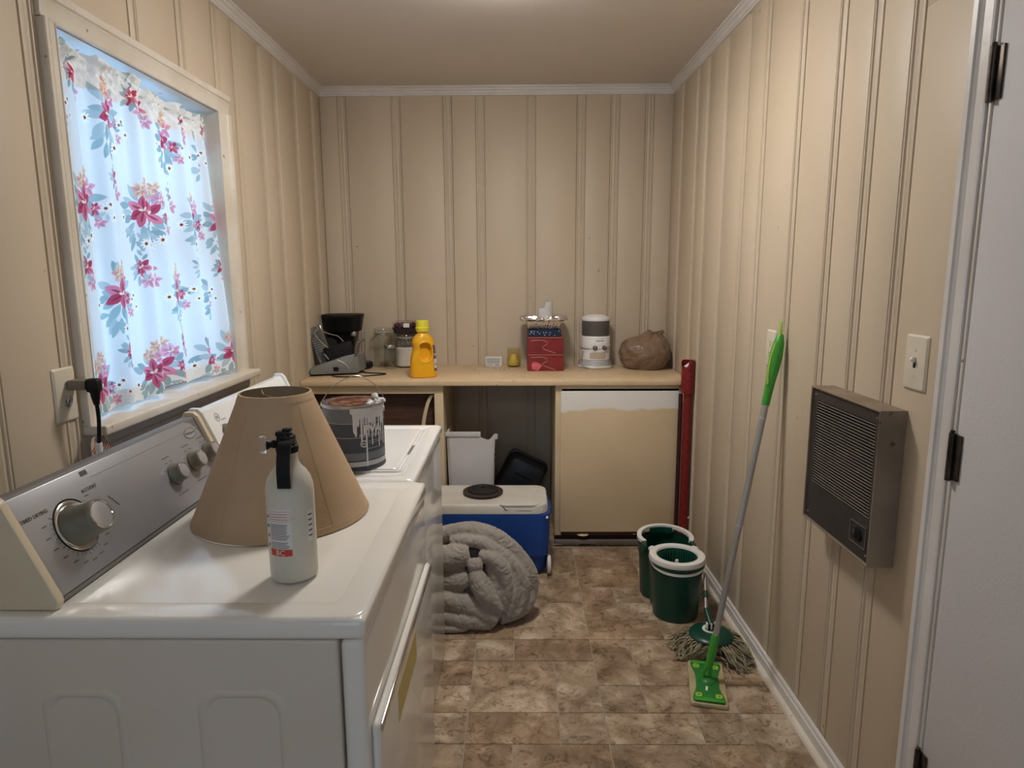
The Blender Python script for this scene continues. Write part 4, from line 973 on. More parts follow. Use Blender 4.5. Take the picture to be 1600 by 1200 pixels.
b = loft([[(-1.020+p[0], 3.603+yy, C0+.036+p[1]) for p in rrect(.046, .022, .0105, 6)] for yy in (0, -.006)]); b.transform(Matrix.Identity(4)); fin(b, 'switch', M['black'], base)
for x, y in ((-1.13, 3.60), (-.92, 3.66), (-1.12, 3.76), (-.92, 3.76)): fin(lathe([(0, 0), (.014, 0), (.012, .012), (0, .012)], 16, (x, y, C0)), 'rubber_foot', M['black'], fs)
# tilted ribbed guard plate
gm = Matrix.Translation((-1.108, 3.655, C0+.168)) @ Matrix.Rotation(R(-19), 4, 'Y') @ Matrix.Rotation(R(12), 4, 'Z')
b = loft([[(p[0], yy, p[1]) for p in rrect(w, h, .012, 5)] for yy, w, h in ((-.008, .070, .196), (-.010, .076, .202), (.008, .076, .202))]); b.transform(gm); gd = fin(b, 'guard_plate', M['greyplastic'], fs)
for k in range(11):
    b = box(-.033, .033, -.0135, -.009, -.072+k*.0135, -.0665+k*.0135, .0008, 1); b.transform(gm); fin(b, 'guard_rib', M['greyplastic'], gd, angle=30)
# black food carriage
cm = Matrix.Translation((-1.008, 3.66, C0+.128)) @ Matrix.Rotation(R(-14), 4, 'Y') @ Matrix.Rotation(R(14), 4, 'Z')
b = box(-.078, .078, -.045, .055, -.044, .040, .012, 3); b.transform(cm); ca = fin(b, 'food_carriage', M['black'], fs)
b = box(-.068, .072, -.049, -.044, .026, .034, .002, 1); b.transform(cm); fin(b, 'carriage_lip', M['blackmatt'], ca)
b = loft([[(.0+p[0], yy, p[1]) for p in rrect(.10, .10, .049, 8)] for yy in (.040, .052)]); b.transform(Matrix.Translation((-1.07, 3.665, C0+.150)) @ Matrix.Rotation(R(10), 4, 'Z')); fin(b, 'blade', M['blackmatt'], fs)
fin(prism([(-.918, C0+.10), (-.905, C0+.10), (-.885, C0+.175), (-.862, C0+.186), (-.868, C0+.200), (-.900, C0+.186), (-.912, C0+.16)], 3.63, 3.66, 'xz', r=.004), 'handle', mat('taupe_plastic', (.14, .11, .095), .4), fs)
w_ = catmull([(-1.095, 3.62, C0+.275), (-1.078, 3.61, C0+.245), (-1.03, 3.60, C0+.228), (-.99, 3.60, C0+.216), (-.965, 3.60, C0+.188)], 6)
fin(tube(w_, .0028, 8), 'wire_arm', M['chrome'], fs)
w_ = catmull([(-1.118, 3.63, C0+.272), (-1.105, 3.62, C0+.258), (-1.118, 3.60, C0+.232), (-1.085, 3.59, C0+.190), (-1.045, 3.585, C0+.155)], 6)
fin(tube(w_, .0028, 8), 'wire_arm', M['chrome'], fs)
fin(tube([(-1.07, 3.60, C0+.118), (-1.05, 3.60, C0+.09)], .004, 8), 'guide_rod', M['steel'], fs)
co = catmull([(-.93, 3.74, C0+.006), (-.86, 3.68, C0+.0035), (-.78, 3.66, C0+.0035), (-.745, 3.635, C0+.0035), (-.775, 3.60, C0+.0035), (-.86, 3.555, C0+.0035), (-.94, 3.535, C0+.0035), (-1.0, 3.54, C0+.004), (-1.03, 3.58, C0+.005)], 8)
fin(tube(co, .0032, 8), 'power_cord', M['black'], fs)
# coffee maker
cmx, cmy = -1.02, 3.91
cmk = thing('coffee_maker', 'black drip coffee maker in the corner behind the grey food slicer', 'coffee maker', (cmx, cmy, C0))
fin(loft([[(cmx-.02+p[0]*s_, cmy-.01+p[1]*s_, C0+z) for p in rrect(.23, .18, .07, 7)] for z, s_ in ((.222, .86), (.226, .89), (.300, .99), (.304, 1.03), (.311, 1.035), (.314, 1.0))]), 'brew_basket', M['black'], cmk)
fin(loft([[(cmx-.02+p[0], cmy-.01+p[1], C0+z) for p in rrect(.236, .184, .07, 7)] for z in (.3145, .319)]), 'lid', M['blackmatt'], cmk)
fin(box(cmx-.125, cmx+.03, cmy+.01, cmy+.085, C0+.02, C0+.225, .012, 3), 'water_tank', M['black'], cmk)
fin(loft([[(cmx+.012+p[0]*s_, cmy-.005+p[1]*s_, C0+z) for p in rrect(.25, .15, .04, 6)] for z, s_ in ((0, .96), (.004, 1), (.026, 1), (.034, .93))]), 'base_plate', M['black'], cmk)
fin(lathe([(0, .0345), (.055, .0345), (.058, .037), (.05, .038), (0, .038)], 32, (cmx+.07, cmy-.02, C0)), 'hot_plate', mat('olive_black', (.06, .06, .04), .3), cmk)
fin(lathe([(.016, .195), (.018, .212), (.014, .222), (0, .222)], 20, (cmx+.05, cmy-.055, C0)), 'drip_nozzle', M['steel'], cmk)
for k in range(4): fin(tube([(cmx+.045+k*.018, cmy+.0, C0+.10), (cmx+.045+k*.018, cmy+.0, C0+.215)], .002, 6), 'filter_rail', M['steel'], cmk)

def glass_jar(root, x, y, r, h, neck, wall=.0025, name='glass', z=C0, m_='glass'):
    p = [(0, .001), (r-.006, .0), (r, .006), (r, h*.86), (r*.985, h*.91), (neck, h*.945), (neck, h)]
    return fin(lathe(p, 48, (x, y, z)), name, M[m_], root)
def clamp_jar(name, label, x, y, r, h, front=-1.3):
    j = thing(name, label, 'jar', (x, y, C0), group='clamp-lid glass canisters'); 
    glass_jar(j, x, y, r, h*.88, r*.88)
    lid = fin(lathe([(r*.90, h*.885), (r*.93, h*.90), (r*.93, h*.925), (r*.86, h*.96), (r*.5, h*.985), (0, h*.99)], 48, (x, y, C0)), 'lid', M['glass'], j)
    fin(lathe([(r*.86, h*.878), (r*.92, h*.878), (r*.92, h*.888), (r*.86, h*.888)], 48, (x, y, C0)), 'rubber_seal', M['white'], j)
    fin(tube([(x+(r*.93)*math.cos(2*pi*k/40), y+(r*.93)*math.sin(2*pi*k/40), C0+h*.845) for k in range(40)], .0016, 6, closed=True), 'wire_band', M['steel'], j)
    a = front; cx_, cy_ = x+r*.95*math.cos(a), y+r*.95*math.sin(a); tx, ty_ = -math.sin(a), math.cos(a); ox, oy = math.cos(a), math.sin(a)
    pts = [(-.012, .003, h*.93), (-.012, .007, h*.86), (-.006, .011, h*.76), (0, .012, h*.70), (.006, .011, h*.76), (.012, .007, h*.86), (.012, .003, h*.93)]
    fin(tube(catmull([(cx_+tx*u_+ox*v_, cy_+ty_*u_+oy*v_, C0+w__) for u_, v_, w__ in pts], 4), .0016, 6), 'clasp', M['steel'], j)
    return j
clamp_jar('glass_canister', 'empty clamp-lid glass canister left of the jar of white powder', -.822, 3.952, .056, .240)
j2 = clamp_jar('glass_canister', 'clamp-lid glass canister of white powder under the produce tray', -.682, 3.945, .065, .205, front=-1.2)
fin(lathe([(0, .0075), (.056, .0075), (.0605, .012), (.0605, .112), (.045, .120), (.02, .113), (0, .117)], 40, (-.682, 3.945, C0)), 'white_powder', M['flour'], j2)
b = BM(); bmesh.ops.create_icosphere(b, subdivisions=3, radius=.046)
for v in b.verts: v.co *= 1+.35*noise.noise(v.co*45); v.co.z *= .42
b.transform(Matrix.Translation((-.682, 3.945, C0+.142))); fin(b, 'plastic_liner', M['glassp'], j2)
mj = thing('mason_jar', 'small clear glass jar with a metal lid in front of the two canisters', 'jar', (-.764, 3.868, C0))
glass_jar(mj, -.764, 3.868, .036, .128, .029)
fin(lathe([(0, .140), (.031, .140), (.0325, .137), (.0325, .122), (.031, .121)], 40, (-.764, 3.868, C0)), 'lid', M['steel'], mj)
# produce tray on the canister
pz0 = C0+.205*.99+.0015
pt = thing('produce_tray', 'clear plastic clamshell tray of dark fruit on the glass canister', 'tray', (-.655, 3.945, pz0))
b = loft([[(-.655+p[0]*s_, 3.945+p[1]*s_, pz0+z) for p in rrect(.20, .15, .02, 4)] for z, s_ in ((0, .80), (.003, .84), (.028, .94), (.031, 1.0), (.033, 1.0), (.031, .92), (.006, .80))]); fin(b, 'tray_base', mat('dark_plastic_tray', (.03, .02, .03), .2), pt)
b = loft([[(-.655+p[0]*s_, 3.945+p[1]*s_, pz0+z) for p in rrect(.20, .15, .02, 4)] for z, s_ in ((.0335, 1.0), (.036, .97), (.066, .95), (.070, .92))]); fin(b, 'clear_lid', M['clearlid'], pt)
g = random.Random(8); 
mfr = mat('dark_red_fruit', (.12, .012, .02), .4, c2=(.05, .006, .02), scale=20)
for ix in range(6):
    for iy in range(3):
        b = BM(); bmesh.ops.create_icosphere(b, subdivisions=2, radius=.0148); b.transform(Matrix.Translation((-.728+ix*.029+g.uniform(-.002, .002), 3.908+iy*.035, pz0+.043+g.uniform(0, .004)))); fin(b, 'fruit', mfr, pt)
fin(box(-.680, -.645, 3.8655, 3.8675, pz0+.038, pz0+.062), 'white_sticker', M['paper'], pt, smooth=False)

# detergent bottle, golden, with a recessed grip
bx, by = -.522, 3.545
db = thing('detergent_bottle', 'yellow laundry detergent bottle with a grip hole and lemon cap', 'bottle', (bx, by, C0))
prof = [(0, .066, .040), (.004, .0715, .0445), (.03, .073, .046), (.08, .070, .044), (.13, .067, .043), (.165, .064, .042), (.190, .060, .040), (.205, .054, .038), (.220, .044, .034), (.230, .034, .030), (.236, .028, .027), (.245, .027, .0265), (.252, .0265, .0265)]
def bottle_r(z):
    for a, b_ in zip(prof[:-1], prof[1:]):
        if a[0] <= z <= b_[0]:
            t_ = (z-a[0])/(b_[0]-a[0]); return a[1]+(b_[1]-a[1])*t_, a[2]+(b_[2]-a[2])*t_
    return prof[-1][1:]
lps = []; nz = 90; na = 120
for k in range(nz+1):
    z = .252*k/nz; w, d = bottle_r(z); row = []
    for i in range(na):
        a = 2*pi*i/na; e = 2.6; c_, s_ = math.cos(a), math.sin(a)
        x = w*abs(c_)**(2/e)*(1 if c_ > 0 else -1); y = d*abs(s_)**(2/e)*(1 if s_ > 0 else -1)
        # grip recess on the front: pill shaped, centred a little right of the middle
        u = (x-.004)/.037; v_ = (z-.138)/.050
        q_ = max(abs(u), 0)**2.2+max(abs(v_), 0)**2.6
        if y < -.01 and q_ < 1.0: y += .030*min(1, (1-q_)*3.0)**.8
        if y < -.01 and 1.0 <= q_ < 1.6: y -= .0025*math.sin((q_-1)/.6*pi)
        # waist notch on the left edge
        if x < -.03: x += .010*math.exp(-((z-.150)/.03)**2)
        row.append((x, y, z))
    lps.append(row)
b = loft(lps); b.transform(Matrix.Translation((bx, by, C0)) @ Matrix.Rotation(R(20), 4, 'Z')); fin(b, 'body', M['yellow'], db, angle=70)
fin(lathe([(.032, .246), (.0345, .248), (.035, .262), (.0375, .262), (.037, .270), (.0345, .272), (.0335, .302), (.030, .306), (0, .307)], 40, (bx, by, C0)), 'cap', M['lemon'], db)
t = BM()
for k in range(40):
    a = 2*pi*k/40; merge(t, box(-.0008, .0008, -.0305-.0015, -.0305, .274, .300)); 
    for v in t.verts[-8:] if False else []: pass
t.free()
MB_ = Matrix.Translation((bx, by, C0)) @ Matrix.Rotation(R(20), 4, 'Z')
def bottle_patch(z0, z1, a0, a1, off):
    t = BM(); rows = []
    for k in range(9):
        z = z0+(z1-z0)*k/8; w, d = bottle_r(z); row = []
        for i in range(9):
            a = a0+(a1-a0)*i/8; e = 2.6; c_, s_ = math.cos(a), math.sin(a)
            x = (w+off)*abs(c_)**(2/e)*(1 if c_ > 0 else -1); y = (d+off)*abs(s_)**(2/e)*(1 if s_ > 0 else -1)
            row.append(t.verts.new((x, y, z)))
        rows.append(row)
    for k in range(8):
        for i in range(8): t.faces.new((rows[k][i], rows[k][i+1], rows[k+1][i+1], rows[k+1][i]))
    t.transform(MB_); return t
lb = fin(bottle_patch(.035, .175, R(-50), R(30), .0006), 'label', M['purple'], db)
fin(bottle_patch(.050, .100, R(-48), R(28), .0010), 'label_band', M['paper'], lb)
fin(bottle_patch(.068, .074, R(-44), R(20), .0013), 'label_line', M['purple'], lb)
fin(bottle_patch(.120, .128, R(-44), R(20), .0010), 'label_line', M['paper'], lb)

# white card box
cb = thing('small_box', 'small white printed box lying against the wall left of the candle jar', 'box', (-.157, 3.952, C0))
b = fin(box(-.205, -.109, 3.938, 3.968, C0, C0+.058, .0012, 1), 'carton', M['paper'], cb)
t = BM(); g = random.Random(4)
for k in range(6): box(-.199, -.116-g.uniform(0, .012), 3.9374, 3.9381, C0+.048-.0055*k, C0+.0500-.0055*k, bm=t)
for k in range(12): box(-.150+k*.0024, -.1489+k*.0024, 3.9374, 3.9381, C0+.006, C0+.016, bm=t)
for k in range(2): box(-.199, -.160, 3.9374, 3.9381, C0+.008+.005*k, C0+.0095+.005*k, bm=t)
fin(t, 'printed_lines', M['greyprint'], b, smooth=False)['kind'] = 'stuff'
# candle jar
cj = thing('candle_jar', 'amber glass candle jar with yellow wax', 'candle', (-.036, 3.942, C0))
p = [(0, 0), (.036, 0), (.0405, .005), (.0405, .106), (.041, .110), (.038, .110)]
fin(lathe(p, 40, (-.036, 3.942, C0)), 'glass', M['amber'], cj)
fin(lathe([(0, .008), (.033, .008), (.036, .012), (.036, .030), (.030, .032), (.024, .06), (.018, .074), (0, .076)], 32, (-.036, 3.942, C0)), 'wax', M['wax'], cj)
fin(tube([(-.036, 3.942, C0+.074), (-.035, 3.942, C0+.084)], .001, 6), 'wick', M['black'], cj)
# red gift boxes and the navy one
def swirl(z0, x0):
    return [(x0+.020, 0, z0+.078), (x0+.080, 0, z0+.080), (x0+.110, 0, z0+.070), (x0+.112, 0, z0+.058), (x0+.092, 0, z0+.046), (x0+.086, 0, z0+.036), (x0+.110, 0, z0+.024), (x0+.160, 0, z0+.006)]
for k, (z0, z1, lab) in enumerate(((C0, C0+.0955, 'lower red gift box printed with a rose, bottom of the stack on the counter'), (C0+.0965, C0+.194, 'upper red gift box with a gold swirl, directly under the navy box'))):
    rb = thing('gift_box', lab, 'box', (.145, 3.85, z0), group=None)
    bd = fin(box(.043, .247, 3.748, 3.95, z0, z1-.018, .001, 1), 'box_base', M['redbox'], rb)
    ld_ = fin(box(.0425, .2475, 3.7475, 3.9505, z1-.0178, z1, .0012, 1), 'box_lid', M['redbox'], rb)
    pp = catmull(swirl(z0, .043), 6)
    b = BM(); L_ = [[(q.x, 3.7468, q.z-.0012), (q.x, 3.7468, q.z+.0012), (q.x, 3.7479, q.z+.0012), (q.x, 3.7479, q.z-.0012)] for q in pp]
    fin(loft(L_), 'gold_swirl', M['goldline'], bd, smooth=False)
    fin(box(.046, .244, 3.7466, 3.7477, z1-.003, z1-.0012), 'gold_edge', M['goldline'], ld_, smooth=False)
    if k == 0:
        b = BM(); vs = [b.verts.new((.093+(.030+.004*math.sin(3*a+1))*math.cos(a)*.95, 3.7466, z0+.028+(.024+.003*math.sin(4*a))*math.sin(a))) for a in [2*pi*i/28 for i in range(28)]]; b.faces.new(vs)
        fin(b, 'rose', M['rose'], bd, smooth=False)
nb = thing('gift_box', 'navy box with white stars, on top of the two red boxes', 'box', (.14, 3.85, C0+.195))
bd = fin(box(.047, .234, 3.765, 3.945, C0+.195, C0+.234, .001, 1), 'box_body', M['navy'], nb)
t = BM(); g = random.Random(12)
for k in range(15):
    cx_, cz_ = .055+g.uniform(0, .17), C0+.201+g.uniform(0, .027)
    vs = [t.verts.new((cx_+(.0052 if i % 2 == 0 else .0014)*math.cos(i*pi/6), 3.7642, cz_+(.0052 if i % 2 == 0 else .0014)*math.sin(i*pi/6))) for i in range(12)]; t.faces.new(vs)
fin(t, 'printed_stars', M['paper'], bd, smooth=False)['kind'] = 'stuff'
# foil pan
fz = C0+.235
fo = thing('foil_pan', 'ribbed aluminium foil loaf pan on the navy box', 'pan', (.137, 3.85, fz))
def rib(w, d, z, amp, n=14):
    base_ = rrect(w, d, .022, 20); out = []
    L_ = len(base_)
    for i, p in enumerate(base_):
        c_ = Vector((p[0], p[1])); nn = Vector((p[0]/w, p[1]/d)).normalized(); out.append((.137+p[0]+nn.x*amp*math.sin(i*2.2), 3.85+p[1]+nn.y*amp*math.sin(i*2.2), fz+z))
    return out
def rr_dense(w, d, n=160):
    p = rrect(w, d, .022, 10); P2 = []; tot = 0; seg = []
    for i in range(len(p)):
        a, b_ = Vector(p[i]), Vector(p[(i+1) % len(p)]); seg.append((a, b_, (b_-a).length)); tot += seg[-1][2]
    for k in range(n):
        s_ = tot*k/n
        for a, b_, l in seg:
            if s_ <= l: P2.append(a+(b_-a)*(s_/max(l, 1e-9))); break
            s_ -= l
    return P2
def ribloop(w, d, z, amp, wob=0):
    pts = rr_dense(w, d); out = []
    for i, p in enumerate(pts):
        nn = Vector((p.x/(w/2)**2, p.y/(d/2)**2)).normalized(); o_ = amp*math.sin(i*2*pi/4)+wob*noise.noise(Vector((i*.35, z*90, 1)))
        out.append((.137+p.x+nn.x*o_, 3.85+p.y+nn.y*o_, fz+z+wob*1.2*noise.noise(Vector((i*.28, 5+z*50, 2)))))
    return out
b = loft([ribloop(.165, .115, .001, 0), ribloop(.172, .122, .004, .001), ribloop(.200, .150, .040, .0018), ribloop(.206, .156, .046, 0), ribloop(.228, .178, .050, 0, .004), ribloop(.262, .206, .052, 0, .008), ribloop(.268, .212, .060, 0, .009), ribloop(.254, .200, .070, 0, .012), ribloop(.225, .172, .064, 0, .009), ribloop(.204, .154, .045, 0), ribloop(.168, .118, .006, 0)])
fin(b, 'pan', M['foil'], fo, angle=20)
wc = thing('pillar_candle', 'white pillar candle with a broken uneven top standing in the foil pan', 'candle', (.147, 3.84, fz+.007))
na = 48; lps = []
for k in range(10):
    row = []
    for i in range(na):
        a = 2*pi*i/na; x, y = .044*math.cos(a), .040*math.sin(a)
        top_ = .150 if x > -.004 else .112
        top_ += .006*noise.noise(Vector((x*60, y*60, 0)))
        zz = .001+(top_-.001)*k/9; s_ = 1.0 if k < 9 else .93
        if k == 0: s_ = .96
        row.append((.147+x*s_, 3.84+y*s_, fz+.007+zz))
    lps.append(row)
fin(loft(lps), 'wax_body', M['whitewax'], wc, angle=40)
fin(tube([(.16, 3.84, fz+.150), (.161, 3.84, fz+.163)], .001, 6), 'wick', M['black'], wc)

# round space heater
hx, hy = .449, 3.925
sh = thing('space_heater', 'small white round electric space heater with a grey top grille', 'heater', (hx, hy, C0))
fin(lathe([(0, .0), (.100, .0), (.105, .004), (.105, .012), (.101, .016), (.101, .020), (.097, .024), (.097, .028), (.093, .032), (.093, .037), (.089, .041), (.089, .046), (.086, .052), (.0855, .12), (.084, .183), (.080, .187), (0, .187)], 64, (hx, hy, C0)), 'body', M['white'], sh, angle=45)
for z, rr in ((.0205, .1016), (.029, .0976), (.0375, .0936), (.0465, .0896)): fin(lathe([(rr, -.0016), (rr+.001, 0), (rr, .0016)], 64, (hx, hy, C0+z)), 'groove_line', M['greyprint'], sh)
g_ = fin(lathe([(.080, .187), (.0815, .189), (.0815, .275), (.079, .277)], 64, (hx, hy, C0)), 'grille_drum', M['heatgrey'], sh)
fin(lathe([(.083, .275), (.0845, .279), (.0845, .288), (.080, .296), (.060, .302), (.058, .306), (.045, .310), (0, .311)], 64, (hx, hy, C0)), 'top_cap', M['white'], sh)
def on_h(b, x, z, off=0, r_=.0855):
    subdiv_long(b, .006); b.transform(Matrix.Translation((x, z, off))); return wrap(b, hx, hy, r_, R(-92), C0)
b = loft([[(p[0], p[1], zz) for p in rrect(.100, .044, .021, 8)] for zz in (.0, .0035)]); cpn = fin(on_h(b, .014, .118), 'control_plate', M['white'], sh, angle=40)
for x in (-.008, .046):
    b = lathe([(0, .004), (.0135, .004), (.0125, .012), (.0, .0125)], 24); fin(on_h(b, x, .121), 'knob', mat('grey_knob', (.09, .085, .085), .4), cpn)
    b = box(-.0012, .0012, .0, .011, .0125, .0135); fin(on_h(b, x, .121), 'knob_pointer', M['white'], cpn, smooth=False)
b = loft([[(p[0], p[1], zz) for p in rrect(.098, .038, .008, 4)] for zz in (.0, .0015)]); fin(on_h(b, .010, .074), 'beige_panel', M['tagpaper'], sh, angle=40)
fin(on_h(text_bm('Honeywell', .0105, .0004, bold=.0002), .018, .162, .0006), 'lettering', M['greyprint'], sh, smooth=False)
t = BM()
for k in range(16): merge(t, on_h(box(-.0008, .0008, -.002, .002, 0, .0004), -.045+k*.006, .174))
fin(t, 'vent_marks', M['greyprint'], sh, smooth=False)['kind'] = 'stuff'
cw = []
for k in range(60):
    a = R(-60)+2*pi*k/59*1.45; z = .128+.016*math.sin(a+.5)+.004*math.sin(2*a); cw.append((hx+.0885*math.cos(a), hy+.0885*math.sin(a), C0+z))
cw += [tuple(v) for v in catmull([cw[-1], (hx-.080, hy-.045, C0+.10), (hx-.090, hy-.05, C0+.05), (hx-.088, hy-.065, C0+.020), (hx-.04, hy-.112, C0+.004), (hx+.02, hy-.118, C0+.004), (hx+.08, hy-.095, C0+.004)], 6)][1:]
fin(tube(cw, .0026, 8), 'power_cord', M['cordtan'], sh)

# tied brown plastic bag
gx_, gy_ = .735, 3.855
bg = thing('plastic_bag', 'knotted brown plastic bag at the right end of the counter', 'bag', (gx_, gy_, C0))
b = BM(); bmesh.ops.create_icosphere(b, subdivisions=6, radius=1)
for v in b.verts:
    d = v.co.normalized(); x, y, z = d
    n = .10*noise.noise(d*1.6)+.06*noise.noise(d*3.7+Vector((3, 1, 2)))+.035*abs(noise.noise(d*8+Vector((1, 5, 2))))
    # gathers running up to the knot
    az = math.atan2(y, x-.15); up_ = max(0, z)
    n += .05*up_*math.sin(az*9+2*noise.noise(d*3))*(1-up_*.4)
    rr = 1+n
    X_ = x*.147*rr; Y_ = y*.135*rr; Z_ = z*.118*rr
    if z > .6: 
        k = (z-.6)/.4; X_ = X_*(1-.35*k)+.028*k; Y_ *= 1-.35*k; Z_ -= .012*(1-k)*k
    if z < -.2: X_ *= 1+.02; 
    Z_ = max(Z_, -.092+.004*noise.noise(Vector((x*6, y*6, 0))))
    v.co = Vector((gx_+X_, gy_+Y_, C0+.098+Z_))
mz = min(v.co.z for v in b.verts)
for v in b.verts: v.co.z += C0-mz
fin(b, 'bag_body', M['bag'], bg, angle=180)
t = BM(); g = random.Random(3)
kx, ky, kz = gx_+.028, gy_-.01, C0+.208
def ribbon(pts, w, bm_):
    pts = catmull(pts, 6); L_ = []
    for i, p in enumerate(pts):
        ph = i*.5; ww = w[min(i*len(w)//len(pts), len(w)-1)] if isinstance(w, list) else w
        a = Vector((.2, .3, 1)).normalized()*ww; L_.append([p-a+Vector((0, -.003, 0)), p+Vector((.003, -.007, .002)), p+a, p+Vector((-.003, .006, -.002))])
    merge(bm_, loft(L_))
ribbon([(kx-.035, ky, kz-.012), (kx-.012, ky-.008, kz+.004), (kx+.012, ky-.008, kz+.001), (kx+.045, ky-.004, kz+.008), (kx+.072, ky, kz+.006)], [.004, .007, .006, .005, .009], t)
ribbon([(kx+.02, ky-.012, kz-.03), (kx+.004, ky-.018, kz-.008), (kx-.008, ky-.01, kz+.010), (kx-.020, ky, kz+.016)], [.004, .006, .005, .004], t)
ribbon([(kx+.03, ky, kz-.008), (kx+.055, ky+.004, kz-.006), (kx+.075, ky-.002, kz-.003)], [.004, .005, .007], t)
ribbon([(kx-.05, ky-.01, kz-.035), (kx-.025, ky-.016, kz-.014), (kx-.002, ky-.014, kz-.004)], [.007, .006, .005], t)
fin(t, 'knot', M['bag'], bg, angle=60)
# crumbs and specks
t = BM(); g = random.Random(9)
for k in range(70):
    x = g.uniform(-.45, .75); y = g.uniform(3.45, 3.98)
    if k < 45: x = g.gauss(-.2, .08); y = g.uniform(3.80, 3.96)
    s_ = g.uniform(.0012, .004); b = box(-s_, s_, -s_*.5, s_*.5, 0, .001); b.transform(Matrix.Translation((x, y, C0)) @ Matrix.Rotation(g.uniform(0, 3), 4, 'Z')); merge(t, b)
cr = fin(t, 'crumbs', M['darkwood'], None, smooth=False); tag(cr, 'dark crumbs scattered on the countertop', 'crumbs', kind='stuff')

# ================================================================== UNDER THE COUNTER
# cooler
kx0, kx1, ky0, ky1 = -.50, .148, 3.055, 3.385
ck = thing('cooler', 'blue wheeled cooler with an off-white lid in front of the counter opening', 'cooler', ((kx0+kx1)/2, (ky0+ky1)/2, 0))
ccx, ccy = (kx0+kx1)/2, (ky0+ky1)/2; kw, kd = kx1-kx0, ky1-ky0
def kl(z, w, d, r): return [(ccx+p[0], ccy+p[1], z) for p in rrect(w, d, r, 8)]
bd = fin(loft([kl(.020, kw-.050, kd-.05, .05), kl(.024, kw-.040, kd-.04, .055), kl(.10, kw-.030, kd-.030, .055), kl(.105, kw-.012, kd-.012, .055), kl(.300, kw-.002, kd-.002, .055), kl(.318, kw-.002, kd-.002, .055), kl(.320, kw-.03, kd-.03, .05)]), 'body', M['blue'], ck, angle=40)
ld = fin(loft([kl(.3205, kw-.030, kd-.014, .06), kl(.3235, kw-.024, kd-.008, .06), kl(.355, kw-.026, kd-.010, .06), kl(.364, kw-.034, kd-.018, .056), kl(.367, kw-.05, kd-.034, .05), kl(.367, kw-.085, kd-.07, .035), kl(.3645, kw-.10, kd-.085, .03)]), 'lid', M['coolerlid'], ck, angle=30)
fin(loft([[(ccx+.17+p[0], ky0+.058+p[1], .3672+z) for p in rrect(.22, .11, .05, 8)] for z in (-.004, .0, .0012)]+[[(ccx+.17+p[0]*.97, ky0+.058+p[1]*.94, .3672+.0016) for p in rrect(.22, .11, .05, 8)]]), 'lid_latch', M['coolerlid'], ld, angle=30)
fin(tube(catmull([(ccx+.075, ky0+.010, .366), (ccx+.095, ky0+.004, .360), (ccx+.105, ky0+.0035, .346), (ccx+.13, ky0+.006, .340), (ccx+.24, ky0+.006, .340), (ccx+.285, ky0+.022, .342)], 6), .0014, 6), 'latch_seam', M['greyprint'], ld)
for yy in (ky0+.012,):
    b = lathe([(0, .004), (.006, .003), (.007, 0)], 16); b.transform(Matrix.Translation((kx1-.018, yy+.003, .303)) @ Matrix.Rotation(R(70), 4, 'X') @ Matrix.Rotation(R(0), 4, 'Z')); fin(b, 'hinge_screw', M['white'], ck)
t = box(kx1-.006, kx1+.006, ky0+.10, ky0+.23, .285, .318, .004, 2); fin(t, 'side_handle', M['blue'], ck)
for yy in (ky0+.045, ky1-.060):
    b = lathe([(0, -.011), (.030, -.011), (.044, -.008), (.047, 0), (.044, .008), (.030, .011), (0, .011)], 36); b.transform(Matrix.Translation((kx1-.006, yy, .0478)) @ Matrix.Rotation(R(90), 4, 'Y')); fin(b, 'wheel', M['white'], ck)
fin(box(kx0+.06, kx0+.12, ky0+.05, ky1-.05, 0, .021, .004), 'foot', M['blue'], ck)
# iron disc on the cooler
bu = thing('burner_plate', 'round black stove burner plate lying on the cooler lid', 'burner', (-.19, 3.245, .3695))
fin(lathe([(0, 0), (.092, 0), (.101, .004), (.102, .009), (.096, .012), (.072, .012)], 64, (-.19, 3.245, .3700)), 'base_ring', M['iron'], bu)
fin(lathe([(.078, .012), (.078, .018), (.070, .022), (.066, .0225), (.063, .020), (.058, .0235), (.052, .024), (.049, .0215), (.044, .025), (.034, .0262), (.031, .024), (.026, .0272), (.012, .028), (.0115, .021), (0, .021)], 64, (-.19, 3.245, .3700)), 'ribbed_top', M['blackmatt'], bu)

# broken white foam box
fb = thing('foam_box', 'white foam box with a broken corner standing behind the cooler', 'box', (-.28, 3.58, 0))
FX0, FX1, FYa, FYb, FH = -.400, -.165, 3.505, 3.655, .622
th_ = .012
edge = [(-.400, .622), (-.215, .622), (-.213, .590), (-.200, .584), (-.193, .5835), (-.186, .579), (-.174, .577), (-.160, .584), (-.146, .603), (-.139, .607), (-.135, .598)]
def yz(x, y, z): # taper towards the bottom
    k = (z/.62); return (-.275+(x+.275)*(.86+.14*k), 3.58+(y-3.58)*(.9+.1*k), z)
b = prism([(-.395, .003), (-.150, .003)]+edge[::-1], FYa, FYa+th_, 'xz')
for v in b.verts: v.co = Vector(yz(*v.co))
fr_ = fin(b, 'front_wall', M['foam'], fb, angle=30)
b = prism([(FYa, .003), (FYb, .003), (FYb, .52), (FYb-.02, .575), (FYb-.05, .545), (FYa+.07, .585), (FYa+.045, .570), (FYa+.0, .598)], -.149, -.137, 'yz')
for v in b.verts: v.co = Vector(yz(*v.co))
sd_ = fin(b, 'side_wall', M['foam'], fb, angle=30)
for yy, zz in ((FYa+.05, .50), (FYa+.055, .47), (FYa+.05, .44)):
    b = box(-.142, -.134, yy, yy+.02, zz, zz+.016, .003); 
    for v in b.verts: v.co = Vector(yz(*v.co))
    fin(b, 'recess_rib', M['greyprint'], sd_)
b = box(-.145, -.123, FYa+.075, FYa+.105, .560, .590, .004); 
for v in b.verts: v.co = Vector(yz(*v.co))
fin(b, 'broken_tab', M['foam'], sd_)
